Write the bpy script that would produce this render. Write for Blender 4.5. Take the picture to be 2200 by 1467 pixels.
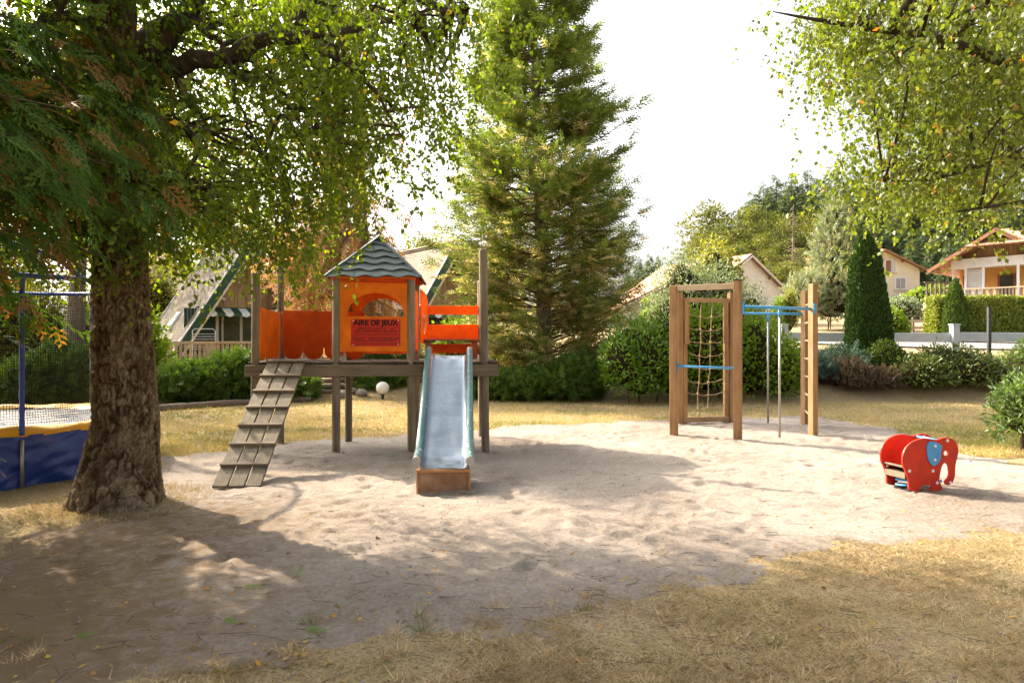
import bpy, math, random
import numpy as np
from mathutils import Vector, Matrix
from mathutils.geometry import tessellate_polygon

for _o in list(bpy.data.objects):
    bpy.data.objects.remove(_o)
SC = bpy.context.scene
COL = SC.collection
PI = math.pi
R_ = math.radians

# ------------------------------------------------------------------ camera
EYE = 1.55
F = 1466.7                     # focal length in pixels of the 2200 px wide photograph (24 mm lens)
cam = bpy.data.cameras.new('camera')
cam.lens = 24.0
cam.sensor_width = 36.0
cam.clip_start = 0.05
cam.clip_end = 4000
camo = bpy.data.objects.new('camera', cam)
camo.location = (0, 0, EYE)
camo.rotation_euler = (PI / 2, 0, 0)
COL.objects.link(camo)
SC.camera = camo

# ------------------------------------------------------------------ sky, sun, exposure
SUN_ELEV = 33.0
SUN_DIR = Vector((-0.79, 0.61, 0)).normalized()      # ground direction towards the sun (back left)
world = bpy.data.worlds.new('World')
SC.world = world
world.use_nodes = True
wn, wl = world.node_tree.nodes, world.node_tree.links
wn.clear()
sky = wn.new('ShaderNodeTexSky')
sky.sky_type = 'NISHITA'
sky.sun_disc = False
sky.sun_elevation = R_(SUN_ELEV)
sky.sun_rotation = math.atan2(SUN_DIR.x, SUN_DIR.y)
sky.air_density = 1.0
sky.dust_density = 10.0
sky.ozone_density = 1.0
hs = wn.new('ShaderNodeHueSaturation')
hs.inputs['Saturation'].default_value = 0.32
bg = wn.new('ShaderNodeBackground')
bg.inputs['Strength'].default_value = 0.15
wo = wn.new('ShaderNodeOutputWorld')
wl.new(sky.outputs[0], hs.inputs['Color'])
wl.new(hs.outputs[0], bg.inputs[0])
wl.new(bg.outputs[0], wo.inputs[0])

sun = bpy.data.lights.new('sun', 'SUN')
sun.energy = 3.7
sun.angle = R_(0.6)
sun.color = (1.0, 0.83, 0.62)
suno = bpy.data.objects.new('sun', sun)
_d = Vector((SUN_DIR.x * math.cos(R_(SUN_ELEV)), SUN_DIR.y * math.cos(R_(SUN_ELEV)), math.sin(R_(SUN_ELEV))))
suno.rotation_euler = _d.to_track_quat('Z', 'Y').to_euler()
suno.location = _d * 60
COL.objects.link(suno)

SC.view_settings.view_transform = 'Standard'
SC.view_settings.look = 'None'
SC.view_settings.gamma = 1.0
SC.view_settings.use_curve_mapping = False
SC.view_settings.exposure = 1.97
SC.render.engine = 'CYCLES'
SC.cycles.use_denoising = True
SC.cycles.max_bounces = 8
SC.cycles.diffuse_bounces = 4
SC.cycles.transmission_bounces = 4
SC.cycles.transparent_max_bounces = 8
SC.cycles.sample_clamp_indirect = 6.0
SC.cycles.caustics_reflective = False
SC.cycles.caustics_refractive = False

# ------------------------------------------------------------------ helpers: placing and naming
def at(px, py, d):
    return np.array(((px - 1100) / F * d, d, EYE + (733 - py) * d / F))

def G(px, py, z=0.0):
    d = (EYE - z) * F / (py - 733)
    return np.array(((px - 1100) / F * d, d, z))

def thing(name, label, cat, loc=(0, 0, 0), rz=0.0, group=None):
    o = bpy.data.objects.new(name, None)
    o.empty_display_size = 0.2
    COL.objects.link(o)
    o.location = [float(v) for v in loc]
    o.rotation_euler = (0, 0, rz)
    o['label'] = label
    o['category'] = cat
    if group:
        o['group'] = group
    return o

def tag(o, label, cat, group=None):
    o['label'] = label
    o['category'] = cat
    if group:
        o['group'] = group
    return o

def link(name, me, mat, parent=None, loc=None, rot=None, scale=None):
    o = bpy.data.objects.new(name, me)
    COL.objects.link(o)
    if mat is not None and not me.materials:
        me.materials.append(mat)
    if parent is not None:
        o.parent = parent
    if loc is not None:
        o.location = [float(v) for v in loc]
    if rot is not None:
        o.rotation_euler = rot
    if scale is not None:
        o.scale = scale
    return o

def copy_tree(o, parent=None):
    c = o.copy()
    COL.objects.link(c)
    c.parent = parent
    for ch in list(o.children):
        copy_tree(ch, c)
    return c

def nrm(v):
    v = np.asarray(v, float)
    return v / (np.linalg.norm(v, axis=-1, keepdims=True) + 1e-12)

class MB:
    """collects polygons for one mesh"""
    def __init__(s):
        s.v = []
        s.f = []
    def add(s, vs, fs):
        b = len(s.v)
        s.v.extend([tuple(map(float, p)) for p in vs])
        s.f.extend([tuple(i + b for i in f) for f in fs])
        return s
    def box(s, c, size, rz=0.0, M=None):
        hx, hy, hz = size[0] / 2, size[1] / 2, size[2] / 2
        P = [(-hx, -hy, -hz), (hx, -hy, -hz), (hx, hy, -hz), (-hx, hy, -hz), (-hx, -hy, hz), (hx, -hy, hz), (hx, hy, hz), (-hx, hy, hz)]
        if M is None:
            ca, sa = math.cos(rz), math.sin(rz)
            P = [(c[0] + x * ca - y * sa, c[1] + x * sa + y * ca, c[2] + z) for x, y, z in P]
        else:
            P = [tuple(np.asarray(c) + M @ np.array(p)) for p in P]
        return s.add(P, [(0, 3, 2, 1), (4, 5, 6, 7), (0, 1, 5, 4), (1, 2, 6, 5), (2, 3, 7, 6), (3, 0, 4, 7)])
    def bar(s, p0, p1, w, h, up=(0, 0, 1)):
        p0, p1 = np.asarray(p0, float), np.asarray(p1, float)
        d = p1 - p0
        L = np.linalg.norm(d)
        d = d / L
        x = nrm(np.cross(d, up))
        z = np.cross(x, d)
        M = np.stack([x, d, z], axis=1)
        return s.box((p0 + p1) / 2, (w, L, h), M=M)
    def tube(s, pts, rad, n=8, cap=True, closed=False):
        pts = np.asarray(pts, float)
        k = len(pts)
        rad = np.ones(k) * rad if np.isscalar(rad) else np.asarray(rad, float)
        T = np.gradient(pts, axis=0)
        if closed:
            T = np.roll(pts, -1, 0) - np.roll(pts, 1, 0)
        T = nrm(T)
        ref = np.array((0, 0, 1.0)) if abs(T[0][2]) < 0.9 else np.array((1.0, 0, 0))
        x = nrm(np.cross(T[0], ref))
        V = []
        a = np.arange(n) * 2 * PI / n
        for i in range(k):
            x = nrm(x - T[i] * np.dot(x, T[i]))
            y = np.cross(T[i], x)
            V.append(pts[i] + rad[i] * (np.cos(a)[:, None] * x + np.sin(a)[:, None] * y))
        V = np.concatenate(V)
        fs = []
        for i in range(k if closed else k - 1):
            j = (i + 1) % k
            for q in range(n):
                r = (q + 1) % n
                fs.append((i * n + q, i * n + r, j * n + r, j * n + q))
        if cap and not closed:
            fs.append(tuple(range(n - 1, -1, -1)))
            fs.append(tuple((k - 1) * n + q for q in range(n)))
        return s.add(V, fs)
    def prism(s, loops, o, ax, ay, t):
        """outline (list of 2-D loops, first outer then holes) in the plane o + a*ax + b*ay, thickness t along ax x ay"""
        o, ax, ay = np.asarray(o, float), np.asarray(ax, float), np.asarray(ay, float)
        n = nrm(np.cross(ax, ay)) * t
        tri = tessellate_polygon([[Vector((p[0], p[1], 0)) for p in lp] for lp in loops])
        flat = [p for lp in loops for p in lp]
        P0 = [o + p[0] * ax + p[1] * ay for p in flat]
        P1 = [p + n for p in P0]
        k = len(flat)
        fs = []
        for a, b, c in tri:
            A, B, C = flat[a], flat[b], flat[c]
            ar = (B[0] - A[0]) * (C[1] - A[1]) - (B[1] - A[1]) * (C[0] - A[0])
            if abs(ar) < 1e-12:
                continue
            if ar < 0:
                b, c = c, b
            fs.append((a, c, b))
            fs.append((a + k, b + k, c + k))
        st = 0
        for li, lp in enumerate(loops):
            m = len(lp)
            area = sum(lp[i][0] * lp[(i + 1) % m][1] - lp[(i + 1) % m][0] * lp[i][1] for i in range(m))
            flip = (area > 0) != (li == 0)
            for i in range(m):
                a, b = st + i, st + (i + 1) % m
                fs.append((a, b, b + k, a + k) if not flip else (b, a, a + k, b + k))
            st += m
        return s.add(P0 + P1, fs)
    def sphere(s, c, r, nu=16, nv=10):
        r = np.ones(3) * r if np.isscalar(r) else np.asarray(r, float)
        V = [np.asarray(c) + r * np.array((0, 0, -1))]
        for i in range(1, nv):
            th = -PI / 2 + PI * i / nv
            for j in range(nu):
                a = 2 * PI * j / nu
                V.append(np.asarray(c) + r * np.array((math.cos(th) * math.cos(a), math.cos(th) * math.sin(a), math.sin(th))))
        V.append(np.asarray(c) + r * np.array((0, 0, 1)))
        fs = [(0, 1 + (j + 1) % nu, 1 + j) for j in range(nu)]
        for i in range(nv - 2):
            for j in range(nu):
                a, b = 1 + i * nu + j, 1 + i * nu + (j + 1) % nu
                fs.append((a, b, b + nu, a + nu))
        l = len(V) - 1
        fs += [(l, 1 + (nv - 2) * nu + j, 1 + (nv - 2) * nu + (j + 1) % nu) for j in range(nu)]
        return s.add(V, fs)
    def build(s, name, mat, parent=None, smooth=False, off=None, bevel=0.0, loc=None, rot=None):
        V = s.v
        if off is not None:
            V = [(x - off[0], y - off[1], z - off[2]) for x, y, z in V]
        me = bpy.data.meshes.new(name)
        me.from_pydata(V, [], s.f)
        me.update()
        if smooth:
            me.shade_smooth()
        o = link(name, me, mat, parent, loc, rot)
        if bevel:
            m = o.modifiers.new('bevel', 'BEVEL')
            m.width = bevel
            m.segments = 2
            m.limit_method = 'ANGLE'
        return o

def arr_mesh(name, V, Fc, rnd=None, smooth=False):
    """mesh from numpy arrays; Fc is one (n,3) or (n,4) index array"""
    V = np.ascontiguousarray(V, dtype=np.float32)
    Fc = np.ascontiguousarray(Fc, dtype=np.int32)
    me = bpy.data.meshes.new(name)
    me.vertices.add(len(V))
    me.vertices.foreach_set('co', V.ravel())
    n, k = Fc.shape
    me.loops.add(n * k)
    me.loops.foreach_set('vertex_index', Fc.ravel())
    me.polygons.add(n)
    me.polygons.foreach_set('loop_start', np.arange(0, n * k, k, dtype=np.int32))
    if smooth:
        me.polygons.foreach_set('use_smooth', np.ones(n, dtype=bool))
    if rnd is not None:
        a = me.attributes.new('tone', 'FLOAT', 'POINT')
        a.data.foreach_set('value', np.ascontiguousarray(rnd, dtype=np.float32))
    me.update(calc_edges=True)
    return me

class Leaves:
    """collects scattered copies of small templates into one mesh"""
    def __init__(s):
        s.V, s.F, s.R, s.n = [], [], [], 0
    def scatter(s, T, tri, pos, ax, ay, az, scale, tone):
        pos = np.asarray(pos, float)
        N = len(pos)
        if N == 0:
            return
        scale = np.ones(N) * scale if np.isscalar(scale) else np.asarray(scale)
        T = np.asarray(T, float)
        V = (T[None, :, 0:1] * ax[:, None, :] + T[None, :, 1:2] * ay[:, None, :] + T[None, :, 2:3] * az[:, None, :])
        V = V * scale[:, None, None] + pos[:, None, :]
        k = len(T)
        Fc = np.asarray(tri)[None] + (np.arange(N) * k)[:, None, None] + s.n
        s.V.append(V.reshape(-1, 3))
        s.F.append(Fc.reshape(-1, 3))
        s.R.append(np.repeat(tone, k))
        s.n += N * k
    def mesh(s, name, off=(0, 0, 0)):
        V = np.concatenate(s.V) - np.asarray(off, float)
        return arr_mesh(name, V, np.concatenate(s.F), np.concatenate(s.R))
    def build(s, name, mat, parent, off=(0, 0, 0)):
        o = link(name, s.mesh(name, off), mat, parent)
        o['kind'] = 'stuff'
        return o

def frames(D, U):
    """right-handed frames with +Y along D and +Z as near U as can be"""
    D = nrm(D)
    X = nrm(np.cross(D, U) + 1e-9)
    Z = np.cross(X, D)
    return X, D, Z

KITE = (np.array([(0, 0, 0), (.36, .40, .07), (0, 1, -.05), (-.36, .40, .07)]), [(0, 1, 2), (0, 2, 3)])
LANCE = (np.array([(0, 0, 0), (.16, .42, .03), (0, 1, -.10), (-.16, .42, .03)]), [(0, 1, 2), (0, 2, 3)])
OVAL = (np.array([(0, 0, 0), (.20, .25, .04), (.21, .62, .02), (0, 1, -.10), (-.21, .62, .02), (-.20, .25, .04)]), [(0, 1, 2), (0, 2, 3), (0, 3, 4), (0, 4, 5)])
BLADE = (np.array([(-.5, 0, 0), (.5, 0, 0), (0, 1, 0)]), [(0, 1, 2)])

def frond(n, w, L=0.42, ang=42, sub=0, droop=0.15, seed=1):
    """flat feather-like conifer spray of length 1"""
    rg = np.random.default_rng(seed)
    V, T = [], []
    def blade(p, d, l, wd):
        p, d = np.array(p, float), nrm(np.array(d, float))
        s = np.array((-d[1], d[0], 0)) * wd / 2
        b = len(V)
        m = p + d * l * .5
        V.extend([p, m + s, p + d * l, m - s])
        T.extend([(b, b + 3, b + 1), (b + 1, b + 3, b + 2)])
    blade((0, 0, 0), (0, 1, 0), 1.0, w * .8)
    for i in range(n):
        y = .06 + .86 * i / max(1, n - 1)
        sd = 1 if i % 2 else -1
        l = L * (1 - y) ** .55 + .08
        a = R_(ang + rg.uniform(-9, 9))
        d = (sd * math.sin(a), math.cos(a), rg.uniform(-.12, .12))
        blade((0, y, 0), d, l, w)
        for q in range(sub):
            t = .3 + .5 * q / max(1, sub)
            p = np.array((0, y, 0)) + nrm(np.array(d)) * l * t
            a2 = a - R_(32) if q % 2 else a + R_(30)
            blade(p, (sd * math.sin(a2), math.cos(a2), 0), l * .42, w * .8)
    V = np.array(V)
    V[:, 2] -= droop * V[:, 1] ** 2 + .35 * V[:, 0] ** 2
    return V, T

# ------------------------------------------------------------------ helpers: noise
_lat = {}
def noise2(x, y, seed=0):
    """smooth value noise, -1..1, lattice spacing 1"""
    if seed not in _lat:
        _lat[seed] = np.random.default_rng(1000 + seed).uniform(-1, 1, (256, 256))
    L = _lat[seed]
    x, y = np.asarray(x, float), np.asarray(y, float)
    xi, yi = np.floor(x).astype(int), np.floor(y).astype(int)
    fx, fy = x - xi, y - yi
    fx, fy = fx * fx * fx * (fx * (fx * 6 - 15) + 10), fy * fy * fy * (fy * (fy * 6 - 15) + 10)
    a, b = L[xi & 255, yi & 255], L[(xi + 1) & 255, yi & 255]
    c, d = L[xi & 255, (yi + 1) & 255], L[(xi + 1) & 255, (yi + 1) & 255]
    return (a * (1 - fx) + b * fx) * (1 - fy) + (c * (1 - fx) + d * fx) * fy

def fbm(x, y, seed=0, oct=4, lac=2.03, gain=.5):
    s, a = 0, 1
    for i in range(oct):
        s = s + a * noise2(x, y, seed + i)
        x, y, a = x * lac + 17.3, y * lac - 9.1, a * gain
    return s

def sstep(x, a, b):
    t = np.clip((x - a) / (b - a), 0, 1)
    return t * t * (3 - 2 * t)

# ------------------------------------------------------------------ helpers: materials
def new_mat(name):
    m = bpy.data.materials.new(name)
    m.use_nodes = True
    nt = m.node_tree
    nt.nodes.clear()
    return m, nt.nodes, nt.links

def rgba(c):
    return (c[0], c[1], c[2], 1)

def ramp(N, stops):
    r = N.new('ShaderNodeValToRGB')
    e = r.color_ramp.elements
    while len(e) < len(stops):
        e.new(0.5)
    for i, (p, c) in enumerate(stops):
        e[i].position = p
        e[i].color = rgba(c)
    return r

def noise_node(N, L, vec, scale, detail=4, rough=.55, dist=0.0):
    n = N.new('ShaderNodeTexNoise')
    n.inputs['Scale'].default_value = scale
    n.inputs['Detail'].default_value = detail
    n.inputs['Roughness'].default_value = rough
    n.inputs['Distortion'].default_value = dist
    if vec is not None:
        L.new(vec, n.inputs['Vector'])
    return n

def mapped(N, L, scale=(1, 1, 1), kind='Object', rot=(0, 0, 0)):
    tc = N.new('ShaderNodeTexCoord')
    mp = N.new('ShaderNodeMapping')
    mp.inputs['Scale'].default_value = scale
    mp.inputs['Rotation'].default_value = rot
    L.new(tc.outputs[kind], mp.inputs['Vector'])
    return mp.outputs[0]

def finish(m, N, L, col, rough=.7, spec=.3, metal=0.0, bump=None, bstr=.3, bdist=.01, coat=0.0, roughsock=None):
    b = N.new('ShaderNodeBsdfPrincipled')
    o = N.new('ShaderNodeOutputMaterial')
    if isinstance(col, tuple):
        b.inputs['Base Color'].default_value = rgba(col)
    else:
        L.new(col, b.inputs['Base Color'])
    b.inputs['Roughness'].default_value = rough
    if roughsock is not None:
        L.new(roughsock, b.inputs['Roughness'])
    b.inputs['Specular IOR Level'].default_value = spec
    b.inputs['Metallic'].default_value = metal
    b.inputs['Coat Weight'].default_value = coat
    if bump is not None:
        bp = N.new('ShaderNodeBump')
        bp.inputs['Strength'].default_value = bstr
        bp.inputs['Distance'].default_value = bdist
        L.new(bump, bp.inputs['Height'])
        L.new(bp.outputs[0], b.inputs['Normal'])
    L.new(b.outputs[0], o.inputs[0])
    return m

def mat_plain(name, c1, c2=None, scale=6, rough=.7, spec=.3, metal=0, bstr=.15, bscale=40, bdist=.005, coat=0.0, sp=(.35, .7)):
    m, N, L = new_mat(name)
    v = mapped(N, L)
    n = noise_node(N, L, v, scale, 6, .6)
    r = ramp(N, [(sp[0], c1), (sp[1], c2 or tuple(x * .8 for x in c1))])
    L.new(n.outputs[0], r.inputs[0])
    nb = noise_node(N, L, v, bscale, 4, .6)
    return finish(m, N, L, r.outputs[0], rough, spec, metal, nb.outputs[0], bstr, bdist, coat)

def mat_wood(name, stops, axis='z', scale=9, stretch=14, rough=.78, bstr=.45, bdist=.006, spec=.25):
    m, N, L = new_mat(name)
    sc = {'x': (1 / stretch, 1, 1), 'y': (1, 1 / stretch, 1), 'z': (1, 1, 1 / stretch)}[axis]
    v = mapped(N, L, sc)
    info = N.new('ShaderNodeObjectInfo')
    ad = N.new('ShaderNodeVectorMath')
    ad.operation = 'ADD'
    L.new(v, ad.inputs[0])
    ml = N.new('ShaderNodeMath')
    ml.operation = 'MULTIPLY'
    ml.inputs[1].default_value = 37
    L.new(info.outputs['Random'], ml.inputs[0])
    L.new(ml.outputs[0], ad.inputs[1])
    n1 = noise_node(N, L, ad.outputs[0], scale * 2.2, 8, .62, .3)
    n2 = noise_node(N, L, mapped(N, L, (1, 1, 1)), 2.3, 5, .6)
    mx = N.new('ShaderNodeMix')
    mx.data_type = 'FLOAT'
    mx.inputs[0].default_value = .35
    L.new(n1.outputs[0], mx.inputs[2])
    L.new(n2.outputs[0], mx.inputs[3])
    r = ramp(N, stops)
    L.new(mx.outputs[0], r.inputs[0])
    # per-piece tone
    hsv = N.new('ShaderNodeHueSaturation')
    mr = N.new('ShaderNodeMapRange')
    mr.inputs[3].default_value = .84
    mr.inputs[4].default_value = 1.16
    L.new(info.outputs['Random'], mr.inputs[0])
    L.new(mr.outputs[0], hsv.inputs['Value'])
    L.new(r.outputs[0], hsv.inputs['Color'])
    nb = noise_node(N, L, ad.outputs[0], scale * 5, 6, .7)
    return finish(m, N, L, hsv.outputs[0], rough, spec, 0, nb.outputs[0], bstr, bdist)

def mat_leaf(name, stops, trans=.42, tcol=(1.25, 1.15, .45), rough=.5, spec=.3, tgain=1.0):
    """two-sided leaf: tone attribute picks the colour; part of the light passes through"""
    m, N, L = new_mat(name)
    a = N.new('ShaderNodeAttribute')
    a.attribute_name = 'tone'
    r = ramp(N, stops)
    L.new(a.outputs['Fac'], r.inputs[0])
    b = N.new('ShaderNodeBsdfPrincipled')
    b.inputs['Roughness'].default_value = rough
    b.inputs['Specular IOR Level'].default_value = spec
    L.new(r.outputs[0], b.inputs['Base Color'])
    t = N.new('ShaderNodeBsdfTranslucent')
    mu = N.new('ShaderNodeMix')
    mu.data_type = 'RGBA'
    mu.blend_type = 'MULTIPLY'
    mu.inputs[0].default_value = 1
    mu.inputs[7].default_value = rgba(tuple(x * tgain for x in tcol))
    L.new(r.outputs[0], mu.inputs[6])
    L.new(mu.outputs[2], t.inputs[0])
    mx = N.new('ShaderNodeMixShader')
    mx.inputs[0].default_value = trans
    L.new(b.outputs[0], mx.inputs[1])
    L.new(t.outputs[0], mx.inputs[2])
    o = N.new('ShaderNodeOutputMaterial')
    L.new(mx.outputs[0], o.inputs[0])
    return m
# ------------------------------------------------------------------ materials
GREYWOOD = mat_wood('weathered_grey_wood', [(.28, (.075, .058, .040)), (.48, (.20, .160, .112)), (.72, (.33, .275, .205))], 'z')
GREYWOOD_X = mat_wood('weathered_grey_wood_x', [(.28, (.07, .052, .036)), (.48, (.19, .145, .10)), (.72, (.31, .25, .185))], 'x')
GREYWOOD_Y = mat_wood('weathered_grey_wood_y', [(.28, (0.051, 0.03968, 0.0261)), (.46, (0.136, 0.1088, 0.0725)), (.72, (0.2448, 0.2016, 0.1421))], 'y')
DECKWOOD = mat_wood('dark_deck_wood', [(.3, (.035, .028, .020)), (.55, (.085, .068, .050)), (.75, (.15, .12, .09))], 'y')
HONEY = mat_wood('honey_wood', [(.25, (.12, .062, .025)), (.48, (.27, .155, .070)), (.75, (.40, .255, .135))], 'z', scale=8)
HONEY_X = mat_wood('honey_wood_x', [(.25, (.17, .095, .045)), (.5, (.32, .205, .105)), (.75, (.45, .32, .19))], 'x', scale=8)
BOARD = mat_wood('tan_boarding', [(.25, (.22, .135, .070)), (.5, (.38, .25, .14)), (.75, (.50, .36, .22))], 'z', scale=6, bstr=.2)
BOARD_DK = mat_wood('brown_boarding', [(.25, (.16, .095, .05)), (.5, (.27, .17, .09)), (.75, (.36, .24, .14))], 'z', scale=4, bstr=.2)
RAILWOOD = mat_wood('pale_rail_wood', [(.25, (.26, .19, .11)), (.5, (.44, .34, .22)), (.75, (.56, .46, .32))], 'x', scale=6, bstr=.2)
LOGWOOD = mat_wood('old_log', [(.25, (.07, .05, .035)), (.5, (.16, .12, .085)), (.75, (.26, .21, .155))], 'x', scale=6)
ORANGE = mat_plain('orange_paint', (.90, .20, .004), (.66, .125, .006), 4.2, .55, .22, bstr=.08, bscale=25, coat=.05)
ORANGE_DK = mat_plain('shaded_orange_paint', (.74, .115, .005), (.52, .068, .008), 4.5, .55, .22, bstr=.08, bscale=25)  # darker copy of the orange, with shade put into the colour
SIGNRED = mat_plain('sign_red', (.66, .018, .006), (.56, .02, .006), 5, .4, .4, bstr=.02)
BLACK = mat_plain('black_print', (.008, .008, .008), (.012, .012, .012), 5, .6, .2, bstr=.0)
SLATE = mat_wood('blue_grey_painted_board', [(.25, (.050, .066, .068)), (.5, (.095, .118, .12)), (.75, (.155, .185, .185))], 'x', scale=5, stretch=8, rough=.7, bstr=.25)
SLATE_DK = mat_plain('dark_blue_grey_trim', (.07, .10, .10), (.12, .155, .15), 9, .7, .3)
REDPAINT = mat_plain('red_paint', (.58, .030, .007), (.36, .022, .012), 7, .5, .25, bstr=.04, bscale=30, coat=.1)
REDEDGE = mat_plain('orange_red_edge', (.75, .12, .03), (.68, .09, .03), 6, .5, .3)
BLUEPAINT = mat_plain('sky_blue_paint', (.07, .32, .62), (.055, .27, .56), 8, .4, .4, bstr=.1)
EARBLUE = mat_plain('ear_blue', (.075, .30, .55), (.06, .25, .50), 7, .5, .35, bstr=.3, bscale=12)
STEEL = mat_plain('galvanised_steel', (.42, .41, .39), (.30, .29, .27), 30, .45, .5, metal=.7, bstr=.05)
WHITECAP = mat_plain('white_plastic_cap', (.72, .70, .66), (.62, .60, .56), 20, .5, .4)
WHITEPAINT = mat_plain('white_paint', (.74, .75, .76), (.66, .67, .68), 3, .55, .35, bstr=.05)
CREAM = mat_plain('cream_render', (.70, .62, .48), (.64, .565, .43), 1.2, .9, .15, bstr=.25, bscale=30)
OFFWHITE = mat_plain('white_render', (.68, .64, .58), (.60, .56, .50), 1.4, .9, .15, bstr=.25, bscale=30)
GREENTRIM = mat_plain('dark_green_paint', (.018, .058, .032), (.028, .075, .042), 3, .55, .35)
GREENWALL = mat_plain('green_boarding', (.020, .050, .032), (.030, .066, .042), 5, .6, .3)
TRIMWHITE = mat_plain('cream_trim', (.60, .52, .40), (.52, .45, .34), 5, .7, .25)
GLASS = mat_plain('window_glass', (.03, .035, .03), (.05, .055, .05), 2, .06, .6, bstr=.02, bscale=3)
GLASSL = mat_plain('curtained_glass', (.36, .35, .34), (.25, .25, .25), 3, .12, .6, bstr=.02, bscale=3)
SHUTTER_BR = mat_plain('brown_shutter', (.22, .10, .045), (.19, .085, .04), 6, .6, .3)
SHUTTER_W = mat_plain('pale_grey_shutter', (.50, .50, .49), (.42, .42, .41), 6, .6, .3)
OCHRE = mat_plain('ochre_wall', (.66, .36, .12), (.60, .31, .10), 2, .85, .2)
BLUEVINYL = mat_plain('blue_vinyl', (.012, .038, .21), (.018, .055, .28), 2.5, .30, .5, bstr=.35, bscale=7, bdist=.03)
BLUESLEEVE = mat_plain('blue_sleeve', (.018, .055, .30), (.026, .08, .38), 9, .4, .45, bstr=.4, bscale=28, bdist=.01)
YELLOWPAD = mat_plain('yellow_pad', (.70, .36, .02), (.62, .29, .015), 6, .5, .35, bstr=.5, bscale=18, bdist=.01)
NETBLACK = mat_plain('black_net', (.012, .012, .010), (.03, .028, .022), 20, .7, .2)
MATGREY = mat_plain('trampoline_bed', (.06, .06, .065), (.045, .045, .05), 10, .6, .3)
ROPE = mat_plain('tan_rope', (.38, .27, .16), (.27, .18, .10), 60, .9, .1, bstr=.6, bscale=150, bdist=.002)
KNOT = mat_plain('rope_knot', (.55, .40, .24), (.42, .29, .16), 30, .85, .1)
GLOBE = mat_plain('white_globe', (.80, .77, .72), (.74, .70, .64), 4, .35, .4, bstr=.02)
DARKMETAL = mat_plain('dark_metal', (.02, .022, .024), (.035, .037, .04), 8, .5, .4)
ASPHALT = mat_plain('asphalt', (.20, .185, .17), (.26, .245, .225), 2.5, .9, .15, bstr=.4, bscale=60)
RUST = mat_plain('rusty_steel', (.22, .105, .05), (.34, .20, .12), 7, .75, .3, metal=.1, bstr=.4, bscale=18)
RUSTEDGE = mat_plain('rusted_lip', (.42, .21, .08), (.30, .14, .06), 8, .7, .3)
FENCEWHITE = mat_plain('shaded_white_plastic', (.43, .46, .50), (.36, .39, .42), 4, .6, .3, bstr=.05)  # white darkened to bluish grey, painting in the shade on the fence
STONE = mat_plain('pale_stone', (.30, .26, .22), (.20, .175, .15), 9, .9, .2, bstr=.6, bscale=20)
TWIG = mat_plain('twig_bark', (.075, .052, .034), (.14, .105, .07), 30, .9, .1)
DEADTWIG = mat_plain('dead_twig_bark', (.16, .10, .06), (.27, .19, .12), 20, .9, .1)
BRANCHBARK = mat_plain('branch_bark', (.035, .026, .018), (.085, .065, .045), 14, .95, .1, bstr=.7, bscale=30, bdist=.02)
GREYTRUNK = mat_wood('grey_fissured_bark', [(.3, (.07, .055, .045)), (.5, (.17, .14, .115)), (.75, (.28, .235, .195))], 'z', scale=5, stretch=8, bstr=.9, bdist=.03)
CORE = mat_plain('shaded_twig_core', (.020, .018, .010), (.040, .032, .018), 12, 1.0, .0)  # near-black brown: the shade inside the foliage is put into the colour

def mat_slidegreen():
    m, N, L = new_mat('chipped_green_paint')
    v = mapped(N, L)
    n = noise_node(N, L, v, 9, 6, .65)
    n2 = noise_node(N, L, v, 30, 5, .7)
    ad = N.new('ShaderNodeMath')
    ad.operation = 'MULTIPLY'
    L.new(n.outputs[0], ad.inputs[0])
    L.new(n2.outputs[0], ad.inputs[1])
    r = ramp(N, [(.0, (.045, .125, .125)), (.33, (.06, .155, .15)), (.36, (.42, .46, .44)), (1, (.5, .53, .5))])
    L.new(ad.outputs[0], r.inputs[0])
    return finish(m, N, L, r.outputs[0], .4, .4, 0, n2.outputs[0], .15, .004)
SLIDEGREEN = mat_slidegreen()

def mat_chute():
    m, N, L = new_mat('polished_steel_chute')
    v = mapped(N, L, (.5, 1, 1))
    n = noise_node(N, L, v, 3.2, 2, .4, .4)
    n2 = noise_node(N, L, v, 40, 5, .7)
    r = ramp(N, [(.3, (.135, .165, .20)), (.7, (.185, .22, .26))])
    L.new(n2.outputs[0], r.inputs[0])
    return finish(m, N, L, r.outputs[0], .36, .5, 1.0, n.outputs[0], .30, .04)
CHUTE = mat_chute()

def mat_shingle_roof():
    m, N, L = new_mat('beige_shingle_roof')
    v = mapped(N, L, (1, 1, 1), 'UV')
    br = N.new('ShaderNodeTexBrick')
    br.inputs['Scale'].default_value = 1
    br.inputs['Color1'].default_value = rgba((.205, .172, .132))
    br.inputs['Color2'].default_value = rgba((.265, .226, .175))
    br.inputs['Mortar'].default_value = rgba((.12, .10, .075))
    br.inputs['Mortar Size'].default_value = .012
    br.inputs['Brick Width'].default_value = .30
    br.inputs['Row Height'].default_value = .15
    L.new(v, br.inputs['Vector'])
    n = noise_node(N, L, mapped(N, L), 3, 6, .6)
    mx = N.new('ShaderNodeMix')
    mx.data_type = 'RGBA'
    mx.blend_type = 'MULTIPLY'
    mx.inputs[0].default_value = .6
    rr = ramp(N, [(.3, (.72, .70, .66)), (.7, (1.1, 1.08, 1.05))])
    L.new(n.outputs[0], rr.inputs[0])
    L.new(br.outputs[0], mx.inputs[6])
    L.new(rr.outputs[0], mx.inputs[7])
    return finish(m, N, L, mx.outputs[2], .9, .15, 0, br.outputs['Fac'], -.5, .02)
SHINGLE = mat_shingle_roof()

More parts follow.
